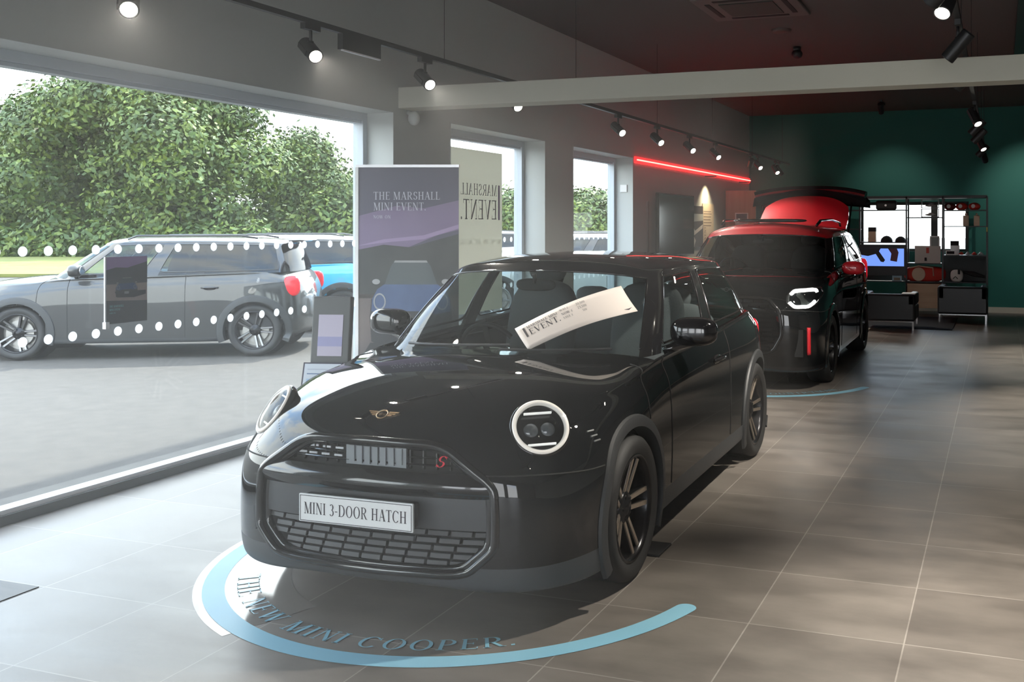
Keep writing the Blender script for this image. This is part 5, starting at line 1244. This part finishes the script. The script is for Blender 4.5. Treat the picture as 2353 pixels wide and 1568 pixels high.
for k, (x, lb) in enumerate(((-.86, 'left'), (-.66, 'middle'), (-.44, 'right'))):
    item('cup', lb+' one of three red and black cups on the top right shelf', 'cup', lambda m: (m.ell((x, yS+.14, 1.89+.06), (.105, .09, .07), 16, 10), setattr(m, 'mi', 1), m.cyl((x-.02, yS+.05, 1.955), (x-.02, yS+.046, 1.955), .035, n=16)), [M_redc if k else mat('dark_maroon', (.12, .01, .012), .5), M_paper], 'cups on the top right shelf', smooth=True)
for k, (x, lb) in enumerate(((-.585, 'left'), (-.40, 'right'))):
    item('bottle', lb+' one of two cream bottles on the right shelf', 'bottle', lambda m: (m.bb(x-.05, x+.05, yS+.08, yS+.16, 1.60, 1.79), m.cyl((x, yS+.12, 1.79), (x, yS+.12, 1.83), .02, n=12)), M_cream, 'cream bottles', bevel=.01)
item('boxed_candle', 'white box with a dark lid on the right hand shelf', 'box', lambda m: (m.bb(-.85, -.70, yS+.10, yS+.2, 1.08, 1.25), setattr(m, 'mi', 1), m.bb(-.85, -.71, yS+.10, yS+.2, 1.25, 1.33)), [M_paper, M_dark])
item('photo_card', 'small framed photo lying at the left of the right shelf', 'card', lambda m: (m.bb(-.93, -.75, yS+.02, yS+.03, 1.08, 1.165), setattr(m, 'mi', 1), m.bb(-.91, -.78, yS+.018, yS+.02, 1.10, 1.15)), [M_paper, M_dark])
for k, x in enumerate((-.66, -.55, -.44, -.33)):
    item('model_car', ['first', 'second', 'third', 'fourth'][k]+' from the left of the little cars lined up on the right shelf', 'model car', lambda m: (m.ell((x, yS+.06, 1.10), (.05, .03, .018), 12, 6), m.ell((x, yS+.06, 1.12), (.028, .024, .02), 10, 6)), M_mcar if k % 2 else M_redc, 'little cars on the right shelf', smooth=True)
item('greeting_card', 'small pale blue card standing on the low left shelf', 'card', lambda m: (m.bb(-1.87, -1.70, yS+.04, yS+.05, .60, .80), setattr(m, 'mi', 1), m.bb(-1.84, -1.73, yS+.037, yS+.04, .61, .66)), [mat('pale_blue_card', (.35, .48, .55), .5), mat('card_brown', (.2, .14, .08), .5)])
bg = empty('holdall_bag', (0, 0, 0), 0, 'red holdall bag with a round cream patch on the low shelf', 'bag')
mb = MB(); mb.ell((-1.30, yS+.15, .73), (.37, .13, .14), 24, 12, e=.6); mb.obj('bag_body', M_redc, bg, smooth=True)
mb = MB(); mb.ell((-1.40, yS+.02, .73), (.12, .02, .125), 20, 10); mb.obj('round_patch', M_cream, bg, smooth=True)
mb = MB(); mb.tube([(-1.56, yS+.02, .84), (-1.4, yS+.0, .88), (-1.15, yS+.0, .85), (-1.14, yS+.01, .70)], .012, 8); mb.obj('strap', M_cream, bg, smooth=True)
mb = MB(); mb.ell((-.74, yS+.05, .71), (.11, .07, .11), 18, 10, e=.7); mb.mi = 1; mb.tube([(-.80, yS-.02, .66), (-.76, yS-.025, .70), (-.72, yS-.02, .66)], .008, 6); mb.bb(-.72, -.68, yS-.03, yS-.01, .74, .83)
o = mb.obj('pouch', [mat('cream_pouch', (.62, .58, .52), .7), M_dark], auto=True); tag(o, 'small cream pouch with dark letters on the low right shelf', 'bag')
item('umbrella', 'folded black umbrella lying behind the pouch', 'umbrella', lambda m: m.tube([(-.64, yS+.12, .78), (-.45, yS+.12, .74), (-.26, yS+.12, .69)], [.02, .045, .02], 10), M_dark, smooth=True)
# pieces on the left half of the shelving, behind the raised tailgate
item('cap', 'white cap on the shelf behind the red-roofed car', 'cap', lambda m: cap_(m, -3.66, 1.90-.0, .10), M_paper, smooth=True)
for k, (x, h) in enumerate(((-3.72, .22), (-3.45, .18))):
    item('boot', ('taller' if k == 0 else 'shorter')+' pale box on the shelf in the far corner', 'box', lambda m: m.bb(x-.07, x+.07, yS+.08, yS+.2, 1.55, 1.55+h), M_cream, bevel=.01)['category'] = 'box'
# teal-wall uplight glow comes from real lamps aimed at the wall
for x, y, lb in ((-1.95, 17.2, 'small ceiling-track spotlight aimed at the teal wall above the tailgate'), (.55, 17.2, 'small spotlight aimed at the teal wall at the right picture edge')):
    lamp(x, y, ZC-.02, (x, 19.1, 1.9), lb, False, 26 if x < 0 else 60, 64, 'wall washing spotlights')
# ---------------- sofas, rug
M_leather = mat('black_leather', (.012, .012, .013), .42, bump=(40, .08))
def sofa(x0, x1, y0, y1, label, h=.58, deep=.2):
    s = empty('sofa', ((x0+x1)/2, y0, 0), 0, label, 'sofa'); w = (x1-x0)/2; D = y1-y0
    MB().bb(-w, w, 0, .14, .15, h).obj('backrest', M_leather, s, bevel=.03)
    MB().bb(-w, w, .14, D, .15, .38).obj('seat', M_leather, s, bevel=.03)
    for sd in (1, -1):
        MB().bb(sd*(w-.12), sd*w, .0, D, .38, h+.0).obj('arm', M_leather, s, bevel=.03)
        for yy in (.03, D-.05): MB().bb(sd*(w-.03)-.012, sd*(w-.03)+.012, yy, yy+.02, 0, .15).obj('leg', M_chrome, s)
    MB().bb(-w+.02, w-.02, .0, .02, .135, .15).obj('base_rail', M_chrome, s); return s
sofa(-.985, -.195, 16.78, 17.6, 'right-hand black leather sofa before the shelving, seen from behind', .60)
sofa(-2.05, -1.225, 15.25, 16.05, 'left-hand black leather sofa beside the crossover, seen from behind', .56)
o = MB().bb(-2.4, -.70, 15.62, 17.75, .0, .012).obj('rug', mat('dark_rug', (.022, .024, .026), .95, bump=(120, .4))); tag(o, 'dark rug under the black sofas', 'rug')
item('magazine', 'white magazine lying on the corner of the left sofa', 'magazine', lambda m: m.bb(-1.42, -1.22, 15.27, 15.50, .562, .575), M_paper)
o = MB().bb(-.235, -.215, SY-.02, SY, 1.50, 1.58).obj('price_tag', mat('yellow_tag', (.55, .5, .1), .5)); tag(o, 'tiny yellow tag clipped to the right shelving post', 'tag')

# ================================================================== added volume standing in for lens glare
hm = bpy.data.materials.new('lens_glare_veil'); hm.use_nodes = True; hn = hm.node_tree; hn.nodes.clear()
ho = hn.nodes.new('ShaderNodeOutputMaterial'); hv = hn.nodes.new('ShaderNodeVolumeScatter'); hv.inputs['Color'].default_value = (1, 1, 1, 1)
hv.inputs['Density'].default_value = .025; hv.inputs['Anisotropy'].default_value = .0; hn.links.new(hv.outputs[0], ho.inputs['Volume'])
hp = [(-4.74, -4.1), (-.4, -4.1), (-.4, .6), (-.69, 1.2), (-1.17, 2.5), (-1.42, 3.9), (-1.45, 5.4), (-1.23, 6.95), (-4.74, 6.95)]  # outline shaped so the glare veil thins towards the right
hz = MB().poly([(x, y, .01) for x, y in hp], (0, 0, 1), ZC-.09).obj('haze', hm); tag(hz, 'scatter volume standing in for lens glare on the window side', 'haze', kind='stuff')
